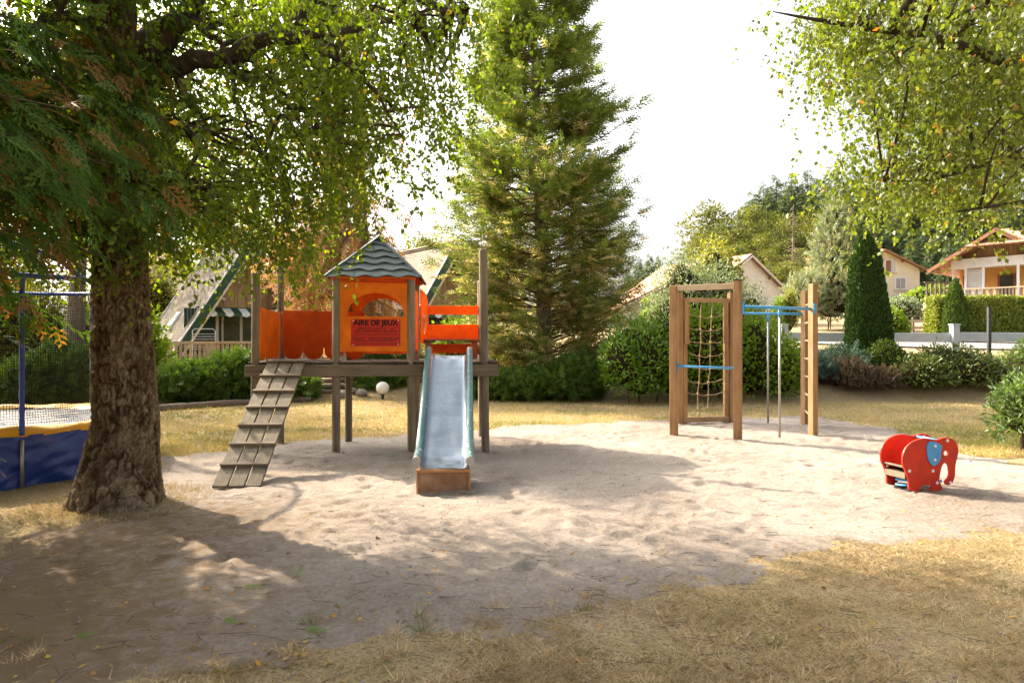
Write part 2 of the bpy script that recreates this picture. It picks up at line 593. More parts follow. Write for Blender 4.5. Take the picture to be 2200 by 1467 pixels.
def mat_tiles():
    m, N, L = new_mat('terracotta_roof_tiles')
    v = mapped(N, L, (1, 1, 1), 'UV')
    br = N.new('ShaderNodeTexBrick')
    br.inputs['Scale'].default_value = 1
    br.inputs['Color1'].default_value = rgba((.42, .20, .125))
    br.inputs['Color2'].default_value = rgba((.56, .31, .21))
    br.inputs['Mortar'].default_value = rgba((.20, .09, .06))
    br.inputs['Mortar Size'].default_value = .02
    br.inputs['Brick Width'].default_value = .28
    br.inputs['Row Height'].default_value = .33
    L.new(v, br.inputs['Vector'])
    return finish(m, N, L, br.outputs[0], .85, .2, 0, br.outputs['Fac'], -.6, .03)
TILES = mat_tiles()
TILE_EDGE = mat_plain('terracotta_edge', (.26, .115, .07), (.34, .17, .105), 5, .85, .2)

def mat_bark():
    m, N, L = new_mat('corky_birch_bark')
    v = mapped(N, L, (1, 1, .45))
    n = noise_node(N, L, v, 16, 8, .7, .4)
    n2 = noise_node(N, L, mapped(N, L), 3.2, 5, .6)
    mx = N.new('ShaderNodeMix')
    mx.data_type = 'FLOAT'
    mx.inputs[0].default_value = .35
    L.new(n.outputs[0], mx.inputs[2])
    L.new(n2.outputs[0], mx.inputs[3])
    r = ramp(N, [(.30, (.065, .046, .027)), (.45, (.160, .122, .078)), (.58, (.27, .215, .145)), (.72, (.40, .335, .24))])
    L.new(mx.outputs[0], r.inputs[0])
    a = N.new('ShaderNodeAttribute')
    a.attribute_name = 'tone'                       # 0 in the furrows, 1 on the plates of the bark
    r2 = ramp(N, [(.0, (.10, .07, .05)), (.35, (.45, .38, .30)), (.7, (1.0, .95, .88)), (1, (1.25, 1.2, 1.12))])
    L.new(a.outputs['Fac'], r2.inputs[0])
    mu = N.new('ShaderNodeMix')
    mu.data_type = 'RGBA'
    mu.blend_type = 'MULTIPLY'
    mu.inputs[0].default_value = 1
    L.new(r.outputs[0], mu.inputs[6])
    L.new(r2.outputs[0], mu.inputs[7])
    nb = noise_node(N, L, v, 45, 8, .75)
    return finish(m, N, L, mu.outputs[2], .95, .1, 0, nb.outputs[0], .9, .02)
BARK = mat_bark()

def mat_sand():
    m, N, L = new_mat('coarse_pinkish_sand')
    v = mapped(N, L)
    big = noise_node(N, L, v, .55, 6, .6)
    fine = noise_node(N, L, v, 34, 7, .78)
    grain = noise_node(N, L, v, 220, 3, .8)
    r = ramp(N, [(.38, (.225, .175, .136)), (.46, (.355, .295, .243)), (.53, (.42, .357, .303)), (.62, (.54, .475, .415))])
    mx = N.new('ShaderNodeMix')
    mx.data_type = 'FLOAT'
    mx.inputs[0].default_value = .6
    L.new(big.outputs[0], mx.inputs[2])
    L.new(fine.outputs[0], mx.inputs[3])
    L.new(mx.outputs[0], r.inputs[0])
    # brown litter worked into the surface
    a = N.new('ShaderNodeAttribute')
    a.attribute_name = 'tone'
    lit = noise_node(N, L, v, 7, 9, .72, .5)
    ad = N.new('ShaderNodeMath')
    ad.operation = 'ADD'
    L.new(lit.outputs[0], ad.inputs[0])
    L.new(a.outputs['Fac'], ad.inputs[1])
    rr = ramp(N, [(.62, (0, 0, 0)), (.95, (1, 1, 1))])
    L.new(ad.outputs[0], rr.inputs[0])
    m2 = N.new('ShaderNodeMix')
    m2.data_type = 'RGBA'
    L.new(rr.outputs[0], m2.inputs[0])
    L.new(r.outputs[0], m2.inputs[6])
    m2.inputs[7].default_value = rgba((.255, .175, .100))
    ab = N.new('ShaderNodeMath')
    ab.operation = 'ADD'
    L.new(fine.outputs[0], ab.inputs[0])
    L.new(grain.outputs[0], ab.inputs[1])
    mid = noise_node(N, L, mapped(N, L, (1, 1.4, 1)), 11, 4, .6, .8)
    am = N.new('ShaderNodeMath')
    am.operation = 'MULTIPLY_ADD'
    L.new(mid.outputs[0], am.inputs[0])
    am.inputs[1].default_value = 1.8
    L.new(ab.outputs[0], am.inputs[2])
    return finish(m, N, L, m2.outputs[2], .95, .12, 0, am.outputs[0], .9, .024)
SAND = mat_sand()

def mat_ground():
    m, N, L = new_mat('dry_summer_lawn')
    v = mapped(N, L)
    big = noise_node(N, L, v, .35, 5, .6)
    mid = noise_node(N, L, mapped(N, L, (1, 1.0, 1)), 2.2, 6, .65)
    fine = noise_node(N, L, v, 45, 6, .8)
    mx = N.new('ShaderNodeMix')
    mx.data_type = 'FLOAT'
    mx.inputs[0].default_value = .55
    L.new(big.outputs[0], mx.inputs[2])
    L.new(mid.outputs[0], mx.inputs[3])
    r = ramp(N, [(.30, (.235, .200, .090)), (.42, (.345, .275, .145)), (.53, (.41, .318, .190)), (.60, (.40, .315, .225)), (.70, (.40, .32, .24))])
    L.new(mx.outputs[0], r.inputs[0])
    rf = ramp(N, [(.36, (.35, .32, .28)), (.5, (.85, .82, .76)), (.62, (1.25, 1.22, 1.15))])
    L.new(fine.outputs[0], rf.inputs[0])
    mu = N.new('ShaderNodeMix')
    mu.data_type = 'RGBA'
    mu.blend_type = 'MULTIPLY'
    mu.inputs[0].default_value = .9
    L.new(r.outputs[0], mu.inputs[6])
    L.new(rf.outputs[0], mu.inputs[7])
    return finish(m, N, L, mu.outputs[2], .95, .1, 0, fine.outputs[0], .8, .03)
GROUND = mat_ground()
SOIL = mat_plain('bark_mulch', (.13, .085, .05), (.22, .15, .09), 14, .95, .1, bstr=.9, bscale=35, bdist=.03)

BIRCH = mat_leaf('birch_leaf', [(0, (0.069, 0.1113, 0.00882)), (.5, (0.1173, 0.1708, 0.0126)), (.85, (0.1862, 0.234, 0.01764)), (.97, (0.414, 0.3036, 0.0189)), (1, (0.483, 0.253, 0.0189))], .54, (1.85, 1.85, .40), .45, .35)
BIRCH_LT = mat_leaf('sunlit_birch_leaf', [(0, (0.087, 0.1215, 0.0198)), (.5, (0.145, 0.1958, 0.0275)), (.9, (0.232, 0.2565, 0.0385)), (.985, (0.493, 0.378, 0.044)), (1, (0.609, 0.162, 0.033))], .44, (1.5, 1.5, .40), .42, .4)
CYPRESS = mat_leaf('cypress_spray', [(0, (0.04, 0.09, 0.0126)), (.6, (0.06875, 0.144, 0.0196)), (.74, (0.1063, 0.18, 0.0238)), (.80, (0.2, 0.102, 0.028)), (1, (0.2625, 0.138, 0.042))], .35, (1.4, 1.35, .4), .6, .2)
CONIFER = mat_leaf('conifer_spray', [(0, (.085, .124, .032)), (.35, (.140, .185, .048)), (.60, (.21, .25, .072)), (.64, (.38, .315, .175)), (1, (.52, .44, .27))], .50, (1.6, 1.6, .72), .6, .2)
DEADSPRAY = mat_leaf('dead_brown_spray', [(0, (0.253, 0.165, 0.07594)), (.5, (0.437, 0.2776, 0.1181)), (1, (0.598, 0.42, 0.1856))], .35, (1.3, 1.0, .7), .7, .1)
LAUREL = mat_leaf('laurel_leaf', [(0, (0.06647, 0.1417, 0.0078)), (.6, (0.1271, 0.2501, 0.0132)), (.95, (0.215, 0.3502, 0.018)), (1, (0.5474, 0.4002, 0.024))], .25, (1.4, 1.4, .4), .28, .5)
VIBURNUM = mat_leaf('soft_green_leaf', [(0, (0.08625, 0.1631, 0.0126)), (.6, (0.1639, 0.2639, 0.0196)), (1, (0.276, 0.3571, 0.028))], .38, (1.4, 1.3, .4), .5, .3)
SILVER = mat_leaf('grey_green_leaf', [(0, (0.1265, 0.1738, 0.1029)), (.6, (0.2088, 0.2576, 0.1513)), (1, (0.3036, 0.3478, 0.1936))], .35, (1.2, 1.2, .7), .55, .3)
YELLOWGREEN = mat_leaf('yellow_green_leaf', [(0, (.13, .16, .025)), (.6, (.21, .23, .04)), (1, (.31, .31, .07))], .42, (1.4, 1.25, .5), .5, .3)
JUNIPER = mat_leaf('juniper_spray', [(0, (0.0476, 0.0975, 0.016)), (.6, (0.0896, 0.16, 0.024)), (.95, (0.168, 0.2375, 0.0336)), (1, (0.308, 0.2, 0.056))], .25, (1.3, 1.3, .5), .6, .2)
JUNIPER_BL = mat_leaf('bluish_juniper_spray', [(0, (.030, .062, .042)), (.6, (.052, .095, .065)), (1, (.085, .135, .09))], .22, (1.1, 1.2, .8), .6, .2)
HEATHER = mat_leaf('faded_heather', [(0, (.085, .055, .040)), (.6, (.135, .09, .065)), (1, (.10, .12, .05))], .22, (1.2, 1.1, .7), .7, .1)
YEW = mat_leaf('clipped_yew', [(0, (0.0192, 0.051, 0.0099)), (.6, (0.0384, 0.084, 0.0143)), (1, (0.08, 0.135, 0.0242))], .15, (1.2, 1.3, .4), .6, .2)
BOX = mat_leaf('boxwood_leaf', [(0, (0.042, 0.08625, 0.0112)), (.6, (0.072, 0.1265, 0.016)), (1, (0.132, 0.184, 0.024))], .25, (1.3, 1.3, .4), .45, .3)
RHODO = mat_leaf('rhododendron_leaf', [(0, (0.054, 0.0875, 0.0162)), (.6, (0.108, 0.15, 0.027)), (.93, (0.2025, 0.2375, 0.0495)), (1, (0.27, 0.175, 0.054))], .2, (1.3, 1.3, .4), .35, .4)
HEDGE = mat_leaf('clipped_hedge_leaf', [(0, (0.1283, 0.1755, 0.0242)), (.6, (0.2093, 0.2535, 0.0385)), (1, (0.3105, 0.338, 0.0605))], .3, (1.3, 1.2, .4), .5, .3)
WILLOW = mat_leaf('willowy_leaf', [(0, (.070, .13, .04)), (.6, (.12, .19, .055)), (1, (.20, .27, .08))], .35, (1.3, 1.3, .5), .4, .4)
BLUEPINE = mat_leaf('blue_green_pine', [(0, (0.1365, 0.1812, 0.096)), (.5, (0.2275, 0.2687, 0.144)), (.75, (0.299, 0.3125, 0.174)), (1, (0.494, 0.375, 0.228))], .3, (1.15, 1.1, .7), .6, .2)
FOREST_C = mat_leaf('forest_conifer', [(0, (0.0462, 0.0756, 0.034)), (.6, (0.0825, 0.1208, 0.05)), (1, (0.132, 0.168, 0.068))], .25, (1.2, 1.2, .6), .7, .15)
FOREST_B = mat_leaf('forest_broadleaf', [(0, (.070, .095, .022)), (.6, (.125, .145, .034)), (1, (.20, .20, .055))], .35, (1.3, 1.2, .5), .6, .2)
BACKTREE = mat_leaf('backlit_leaf', [(0, (.060, .085, .014)), (.6, (.11, .14, .022)), (1, (.19, .20, .035))], .5, (1.7, 1.45, .35), .5, .3)
STRAW = mat_leaf('dry_straw', [(0, (.24, .165, .080)), (.35, (.45, .34, .185)), (.88, (.68, .555, .345)), (.93, (.22, .22, .07)), (1, (.15, .18, .05))], .3, (1.1, 1.0, .7), .7, .2)
LAWN = mat_leaf('lawn_blade', [(0, (.17, .20, .045)), (.4, (.33, .29, .085)), (.7, (.50, .39, .16)), (1, (.60, .48, .25))], .3, (1.15, 1.05, .6), .7, .2)
LITTER = mat_leaf('fallen_leaf', [(0, (.14, .08, .035)), (.5, (.32, .19, .06)), (.8, (.52, .34, .07)), (1, (.48, .22, .05))], .2, (1.2, 1.0, .6), .7, .2)

# ------------------------------------------------------------------ terrain
def smooth_near(x, y):
    return .018 * noise2(x / 2.3, y / 2.3, 3) + .012 * noise2(x / .9 + 5, y / .9, 4)

def H(x, y):
    x, y = np.asarray(x, float), np.asarray(y, float)
    right = np.interp(y, [0, 17.4, 19.6, 50, 65, 100, 135, 190, 260], [0, 0, 1.12, 2.9, 4.9, 9, 16, 20, 16])
    left = np.interp(y, [0, 18.2, 21, 45, 80, 135, 190, 260], [0, 0, .42, .7, 2.0, 5, 6, 4])
    w = sstep(x, 1.5, 6.0)
    far = sstep(x / np.maximum(y, 1), .10, .34)
    w = np.where(y > 45, w * (1 - sstep(y, 45, 75)) + far * sstep(y, 45, 75), w)
    return left * (1 - w) + right * w + smooth_near(x, y) * (1 - .6 * sstep(y, 15, 30)) + sstep(y, 30, 90) * .5 * noise2(x / 9, y / 9, 8)

SAND_PX = [(352, 985), (480, 968), (620, 950), (780, 940), (1000, 926), (1250, 908), (1500, 900), (1740, 897), (1880, 915), (1990, 938), (2080, 975), (2250, 1015),
           (2550, 1040), (2450, 1085), (2150, 1122), (1900, 1152), (1700, 1190), (1480, 1238), (1280, 1300), (1120, 1350), (850, 1390), (560, 1412), (300, 1440),
           (150, 1500), (-150, 1500), (-320, 1330), (-20, 1200), (120, 1125), (345, 1075)]
SAND_POLY = np.array([G(*p)[:2] for p in SAND_PX])

def sand_sd(x, y):
    """signed distance to the sand outline, positive inside"""
    x, y = np.asarray(x, float), np.asarray(y, float)
    best = np.full(x.shape, 1e9)
    ins = np.zeros(x.shape, bool)
    P = SAND_POLY
    for i in range(len(P)):
        ax, ay = P[i]
        bx, by = P[(i + 1) % len(P)]
        dx, dy = bx - ax, by - ay
        t = np.clip(((x - ax) * dx + (y - ay) * dy) / (dx * dx + dy * dy), 0, 1)
        best = np.minimum(best, (x - ax - t * dx) ** 2 + (y - ay - t * dy) ** 2)
        c = ((ay > y) != (by > y)) & (x < dx * (y - ay) / (by - ay + 1e-12) + ax)
        ins ^= c
    return np.where(ins, 1, -1) * np.sqrt(best)

def grid_mesh(name, xs, ys, Z, tone=None, mask=None, smooth=True):
    X, Y = np.meshgrid(xs, ys)
    V = np.stack([X, Y, Z], -1).reshape(-1, 3)
    nx, ny = len(xs), len(ys)
    i = np.arange(nx * ny).reshape(ny, nx)
    Q = np.stack([i[:-1, :-1], i[:-1, 1:], i[1:, 1:], i[1:, :-1]], -1).reshape(-1, 4)
    if mask is not None:
        mk = mask.reshape(-1)
        Q = Q[mk[Q].any(1)]
        used = np.unique(Q)
        re = np.full(len(V), -1)
        re[used] = np.arange(len(used))
        V, Q = V[used], re[Q]
        if tone is not None:
            tone = tone.reshape(-1)[used]
    elif tone is not None:
        tone = tone.reshape(-1)
    return arr_mesh(name, V, Q, tone, smooth)

def spaced(a, b, s0, g):
    out, s = [a], s0
    while abs(out[-1] - a) < abs(b - a):
        out.append(out[-1] + (s if b > a else -s))
        s *= g
    return out

gx = np.array(sorted(set(np.round(spaced(0, 900, .4, 1.05) + [-v for v in spaced(0, 900, .4, 1.05)], 4))))
gy = np.array(sorted(set(np.round(np.concatenate([-np.array(spaced(0, 300, .4, 1.2)), np.arange(.35, 30, .35), np.array(spaced(30, 1200, .6, 1.07))]), 4))))
GX, GY = np.meshgrid(gx, gy)
go = link('ground', grid_mesh('ground', gx, gy, H(GX, GY) - .09 * sstep(sand_sd(GX, GY), .05, .8)), GROUND)
go['kind'] = 'structure'

rg = np.random.default_rng(7)
sx = np.arange(-8.2, 11.2, .038)
sy = np.arange(1.7, 14.6, .038)
SX, SY = np.meshgrid(sx, sy)
sd = sand_sd(SX, SY) + .20 * fbm(SX / .8, SY / .6, 20, 5, gain=.6)
relief = .012 * fbm(SX / .42, SY / .30, 30, 4) + .008 * np.abs(noise2(SX / .13, SY / .16, 35))
dent = np.zeros_like(SX)
for _ in range(3400):                                   # scuffs and old footprints
    cx, cy = rg.uniform(-4, 8), rg.uniform(2.5, 13.5)
    r1, r2, an = rg.uniform(.035, .085), rg.uniform(.05, .14), rg.uniform(0, PI)
    ix, iy = int((cx - sx[0]) / .038), int((cy - sy[0]) / .038)
    sl = (slice(max(0, iy - 9), iy + 10), slice(max(0, ix - 9), ix + 10))
    dx, dy = SX[sl] - cx, SY[sl] - cy
    u, v = (dx * math.cos(an) + dy * math.sin(an)) / r2, (-dx * math.sin(an) + dy * math.cos(an)) / r1
    q = u * u + v * v
    dent[sl] += rg.uniform(.006, .019) * (-np.exp(-q) + .55 * np.exp(-(np.sqrt(q) - 1.5) ** 2 * 4))
def sand_extra(sdv):
    return np.clip(sdv * .13, -.07, .004)
walk = sstep(sd, .2, 1.0) * sstep(SY, 3.2, 5.2)
sz = smooth_near(SX, SY) + sand_extra(sd) + (relief + dent) * (.50 + .50 * walk) + .0035 * noise2(SX / .055, SY / .055, 37)
# a scooped hollow below the slide and mounds around the posts
sz -= .014 * np.exp(-(((SX + .7) / .5) ** 2 + ((SY - 6.6) / .45) ** 2))
dirt = .40 * sstep(-SX, .3, 3.0) * sstep(-SY, -8.0, -5.5) + .12 * sstep(-SY, -5.0, -3.2)
so = link('sand', grid_mesh('sand', sx, sy, sz, dirt, sd > -.5), SAND)
so['kind'] = 'structure'

def Z0(x, y):
    """surface height at a point, sand included"""
    s = sand_sd(np.array([x]), np.array([y]))[0]
    return float(H(x, y) + max(0, float(sand_extra(s))))

# grass: dry straw in front, thin lawn behind
def blades(n, xr, yr, dens, l0, l1, w, flat, tones, seed, lv):
    g = np.random.default_rng(seed)
    # more blades near the camera, in proportion to their size in view
    y = 1 / (1 / yr[0] + g.random(n) * (1 / yr[1] - 1 / yr[0]))
    x = g.uniform(xr[0], xr[1], n) * (y + 1.5)
    s = sand_sd(x, y) + .20 * fbm(x / .8, y / .6, 20, 5, gain=.6)
    keep = g.random(n) < dens(x, y, s)
    x, y, s = x[keep], y[keep], s[keep]
    k = len(x)
    z = H(x, y) + np.maximum(0, sand_extra(s)) * .6 - .004
    az = g.uniform(0, 2 * PI, k) + .8 * noise2(x / .5, y / .5, 50) * PI
    el = g.uniform(*flat, k)
    D = np.stack([np.cos(az) * np.cos(el), np.sin(az) * np.cos(el), np.sin(el)], -1)
    X, Y, Z = frames(D, nrm(g.normal(0, 1, (k, 3)) + (0, 0, .8)))
    L = g.uniform(l0, l1, k)
    w_ = (w / L)[:, None]
    lv.scatter(BLADE[0], BLADE[1], np.stack([x, y, z], -1), X * w_, Y, Z, L, tones(g, k, x, y))

st = Leaves()
def straw_tone(g, k, x, y):
    t = np.clip(g.beta(1.6, 1.3, k) * .9 * (.75 + .35 * fbm(x / .25, y / .2, 61, 3)), 0, .9)
    green = g.random(k) < .025 + .07 * (noise2(x / .7, y / .7, 60) > .35)
    return np.where(green, g.uniform(.93, 1, k), t)
blades(420000, (-.72, .86), (2.3, 9.5), lambda x, y, s: np.maximum(sstep(-s + .22 * noise2(x / .16, y / .16, 46), -.32, .38) * (.10 + .90 * sstep(fbm(x / .7, y / .45, 44, 3), -.55, .35)), .035 * (noise2(x / .3, y / .25, 47) > .25)) * np.where((x < -1.4) & (y > 2), .6, 1.0),
       .025, .085, .0052, (.02, .70), straw_tone, 11, st)
# rooted tufts round the foot of the birch, and a few green weeds
g = np.random.default_rng(15)
def clump(cx, cy, r0, r1, n, l0, l1, tone, w=.005):
    a = g.uniform(0, 2 * PI, n)
    r = g.uniform(r0, r1, n)
    x, y = cx + r * np.cos(a), cy + r * np.sin(a)
    z = np.array([float(H(q, w_)) for q, w_ in zip(x, y)])
    D = nrm(np.stack([np.cos(a) * .5 + g.normal(0, .35, n), np.sin(a) * .5 + g.normal(0, .35, n), g.uniform(.25, 1.2, n)], -1))
    X, Y, Z = frames(D, nrm(g.normal(0, 1, (n, 3))))
    Lb = g.uniform(l0, l1, n)
    st.scatter(BLADE[0], BLADE[1], np.stack([x, y, z], -1), X * (w / Lb)[:, None], Y, Z, Lb, tone(n))
clump(-3.77, 6.55, .40, .85, 3000, .02, .09, lambda n: np.where(g.random(n) < .25, g.uniform(.93, 1, n), g.uniform(0, .6, n)))
for _ in range(90):
    d_ = 1 / (1 / 2.6 + g.random() * (1 / 8 - 1 / 2.6))
    x_ = g.uniform(-.8, .8) * d_
    if sand_sd(np.array([x_]), np.array([d_]))[0] < .5:
        clump(x_, d_, 0, .05, 26, .03, .10, (lambda n: g.uniform(.2, .9, n)) if g.random() < .7 else (lambda n: g.uniform(.94, 1, n)))
gs = link('dry_grass', st.mesh('dry_grass'), STRAW)
gs['kind'] = 'stuff'
gs['label'] = 'dry straw coloured grass around the sand in front'
gs['category'] = 'grass'

lw = Leaves()
def lawn_tone(g, k, x, y):
    gr = sstep(fbm(x / 1.6, y / .8, 70, 3), -.1, .8)
    return np.clip(.70 - .55 * gr + g.normal(0, .16, k), 0, 1)
blades(160000, (-.95, .85), (9.0, 20.0), lambda x, y, s: np.where(s < 0, .95, np.where(s < .15, .25, .0)) * np.where(H(x, y) > .25, .3, 1),
       .05, .13, .010, (.15, 1.1), lawn_tone, 12, lw)
gl = link('lawn_grass', lw.mesh('lawn_grass'), LAWN)
gl['kind'] = 'stuff'
gl['label'] = 'thin yellowing lawn behind the sand play area'
gl['category'] = 'grass'

# litter: fallen leaves, twigs, pebbles
g = np.random.default_rng(21)
k = 900
y = 1 / (1 / 2.6 + g.random(k) * (1 / 16 - 1 / 2.6))
x = g.uniform(-.85, .85, k) * (y + .5)
keep = g.random(k) < np.where(x < 0, 1, .55)
x, y = x[keep], y[keep]
z = np.array([Z0(a, b) for a, b in zip(x, y)]) + .012
k = len(x)
X, Y, Z = frames(nrm(np.stack([g.normal(0, 1, k), g.normal(0, 1, k), g.normal(0, .25, k)], -1)), nrm(g.normal(0, .4, (k, 3)) + (0, 0, 1)))
fl = Leaves()
fl.scatter(KITE[0], KITE[1], np.stack([x, y, z], -1), X, Y, Z, g.uniform(.018, .045, k), g.random(k))
o = link('fallen_leaves', fl.mesh('fallen_leaves'), LITTER)
o['kind'] = 'stuff'
o['label'] = 'small yellow and brown leaves fallen on sand and grass'
o['category'] = 'fallen leaves'

tw = MB()
for _ in range(420):
    d = 1 / (1 / 2.7 + g.random() * (1 / 9 - 1 / 2.7))
    a = g.uniform(-.85, .55) if g.random() < .8 else g.uniform(.0, .85)
    p = np.array((a * d, d, 0.0))
    L = g.uniform(.04, .22) * (1.5 if g.random() < .15 else 1)
    th = g.normal(0, .7)
    e = np.array((math.cos(th), math.sin(th) * .8, 0)) * L
    m = p + e / 2 + g.normal(0, .012, 3)
    q = [p, m, p + e]
    for v in q:
        v[2] = Z0(v[0], v[1]) + .010
    tw.tube(q, [.0022, .0019, .001], 3)
o = tw.build('fallen_twigs', TWIG)
o['kind'] = 'stuff'
o['label'] = 'thin dark twigs scattered over the sandy ground'
o['category'] = 'twigs'

pb = MB()
for _ in range(420):
    d = 1 / (1 / 2.6 + g.random() * (1 / 8 - 1 / 2.6))
    a = g.uniform(-.8, .8)
    r = g.uniform(.004, .012)
    pb.sphere((a * d, d, Z0(a * d, d) + r * .6), (r, r * g.uniform(.6, 1), r * .7), 5, 3)
o = pb.build('pebbles', STONE, smooth=True)
o['kind'] = 'stuff'
o['label'] = 'tiny pale pebbles strewn over the sand'
o['category'] = 'pebbles'
# ------------------------------------------------------------------ wooden playhouse on a deck
PA = np.array((-3.52, 9.33, 0.0))
PROT = math.atan2(.078, .997)
ph = thing('playhouse', 'raised wooden play deck with orange panelled hut, plank ramp and metal slide', 'playhouse', PA, PROT)
def PL(w):
    d = np.asarray(w, float) - PA
    c, s = math.cos(-PROT), math.sin(-PROT)
    return np.array((d[0] * c - d[1] * s, d[0] * s + d[1] * c, d[2]))

pg = np.random.default_rng(3)
for (s, t, top, r) in ((0, 0, 2.47, .056), (1.097, 0, 2.43, .058), (2.129, 0, 2.43, .058), (3.157, 0, 2.83, .058),
                       (.08, 1.07, 2.70, .052), (1.097, 1.07, 2.43, .055), (2.129, 1.07, 2.43, .055), (3.157, 1.5, 2.52, .055)):
    m = MB()
    zz = np.linspace(-.15, top, 9)
    lean = pg.normal(0, .006, 2)
    pts = [(s + lean[0] * z, t + lean[1] * z, z) for z in zz]
    m.tube(pts + [(pts[-1][0], pts[-1][1], top + .012)], [r] * 9 + [r * .8], 12)
    m.build('post', GREYWOOD, ph, smooth=False, bevel=.006)
for a, b, w, h in (((-.10, -.085, 1.150), (3.33, -.085, 1.150), .05, .155), ((-.10, 1.155, 1.150), (2.20, 1.155, 1.150), .05, .155), ((2.0, 1.60, 1.150), (3.33, 1.60, 1.150), .05, .155)):
    MB().bar(a, b, w, h).build('beam', GREYWOOD_X, ph, bevel=.006)
for s in (.02, 1.02, 2.05, 3.08):
    MB().bar((s, -.055, 1.150), (s, 1.125 if s < 2 else 1.57, 1.150), .045, .13).build('joist', GREYWOOD_Y, ph)
s = -.07
i = 0
while s < 3.28:
    w = .118
    y1 = 1.14 if s < 2.0 else 1.58
    m = MB().box((s + w / 2, (-.050 + y1) / 2 + pg.uniform(-.008, .008), 1.253 + pg.uniform(-.002, .002)), (w, y1 + .05, .034))
    m.build('deck_board', DECKWOOD, ph, bevel=.004)
    s += w + .008

def arch_loop(cx, z0, w, h, n=28):
    return [(cx + w / 2 * math.cos(a), z0 + h * math.sin(a)) for a in np.linspace(PI, 0, n)]
front = [(1.150, 1.41), (2.078, 1.41), (2.078, 2.355), (1.150, 2.375)]
MB().prism([front, arch_loop(1.642, 1.896, .79, .325)], (0, -.004, 0), (1, 0, 0), (0, 0, 1), .020).build('front_panel', ORANGE, ph, bevel=.003)
MB().prism([[(1.150, 1.36), (2.078, 1.36), (2.078, 2.36), (1.150, 2.36)], arch_loop(1.62, 1.87, .74, .34)], (0, 1.075, 0), (1, 0, 0), (0, 0, 1), .020).build('rear_panel', ORANGE, ph, bevel=.003)
MB().prism([[(.055, 1.42), (1.015, 1.42), (1.015, 2.30), (.055, 2.30)]], (2.140, 0, 0), (0, 1, 0), (0, 0, 1), .018).build('side_panel', ORANGE, ph, bevel=.003)
MB().box((1.612, -.0, 2.395), (.93, .03, .03)).build('head_rail', ORANGE_DK, ph)
MB().box((1.612, 1.07, 2.395), (.93, .03, .03)).build('head_rail', ORANGE_DK, ph)

# left bay: scalloped panels
def scallops(x0, x1, ztop0, ztop1, zl, zr, n, gap=.012):
    """panel outline whose lower edge hangs in n rounded lobes"""
    w = (x1 - x0) / n
    pts = []
    for k in range(n):
        a, b = x0 + k * w + gap / 2, x0 + (k + 1) * w - gap / 2
        for q in np.linspace(0, PI, 12):
            pts.append(((a + b) / 2 - (b - a) / 2 * math.cos(q), zr + (zl - zr) * math.sin(q) ** .7))
    return pts + [(x1, ztop1), (x0, ztop0)]
MB().prism([scallops(.125, 1.35, 2.02, 2.00, 1.275, 1.46, 4)], (0, 1.02, 0), (1, 0, 0), (0, 0, 1), .020).build('scalloped_back_panel', ORANGE_DK, ph, bevel=.003)
MB().prism([scallops(.05, 1.0, 2.02, 1.98, 1.28, 1.45, 4)], (.045, 0, 0), (.03, 1, 0), (0, 0, 1), .018).build('scalloped_side_panel', ORANGE, ph, bevel=.003)

# right bay: side panel with an oval hole, two rails, bench
oval = [(.21 + .10 * math.cos(a), 1.84 + .17 * math.sin(a)) for a in np.linspace(0, 2 * PI, 24, endpoint=False)]
MB().prism([[(0, 1.52), (.43, 1.52), (.43, 2.20), (.30, 2.31), (0, 2.36)], oval], (2.185, 1.09, 0), (.2, .98, 0), (0, 0, 1), .018).build('oval_hole_panel', ORANGE, ph, bevel=.003)
MB().box((2.71, 1.485, 2.055), (.87, .020, .14)).build('back_rail', ORANGE, ph, bevel=.003)
MB().box((2.71, 1.485, 1.705), (.87, .020, .235)).build('back_rail', ORANGE, ph, bevel=.003)
MB().box((2.71, 1.497, 1.435), (.80, .018, .15)).build('back_rail', ORANGE_DK, ph, bevel=.003)
MB().prism([[(.05, 1.33), (1.40, 1.33), (1.40, 2.27), (.9, 2.30), (.05, 1.75)]], (3.145, 0, 0), (0, 1, 0), (0, 0, 1), .018).build('end_panel', ORANGE, ph, bevel=.003)
MB().box((2.70, 1.34, 1.575), (.92, .26, .026)).build('bench_plank', GREYWOOD_X, ph, bevel=.004)
for s in (2.30, 3.04):
    MB().box((s, 1.34, 1.418), (.09, .20, .285)).build('bench_leg', GREYWOOD, ph, bevel=.005)
    MB().box((s, 1.33, 1.548), (.22, .235, .024)).build('bench_cleat', DECKWOOD, ph)

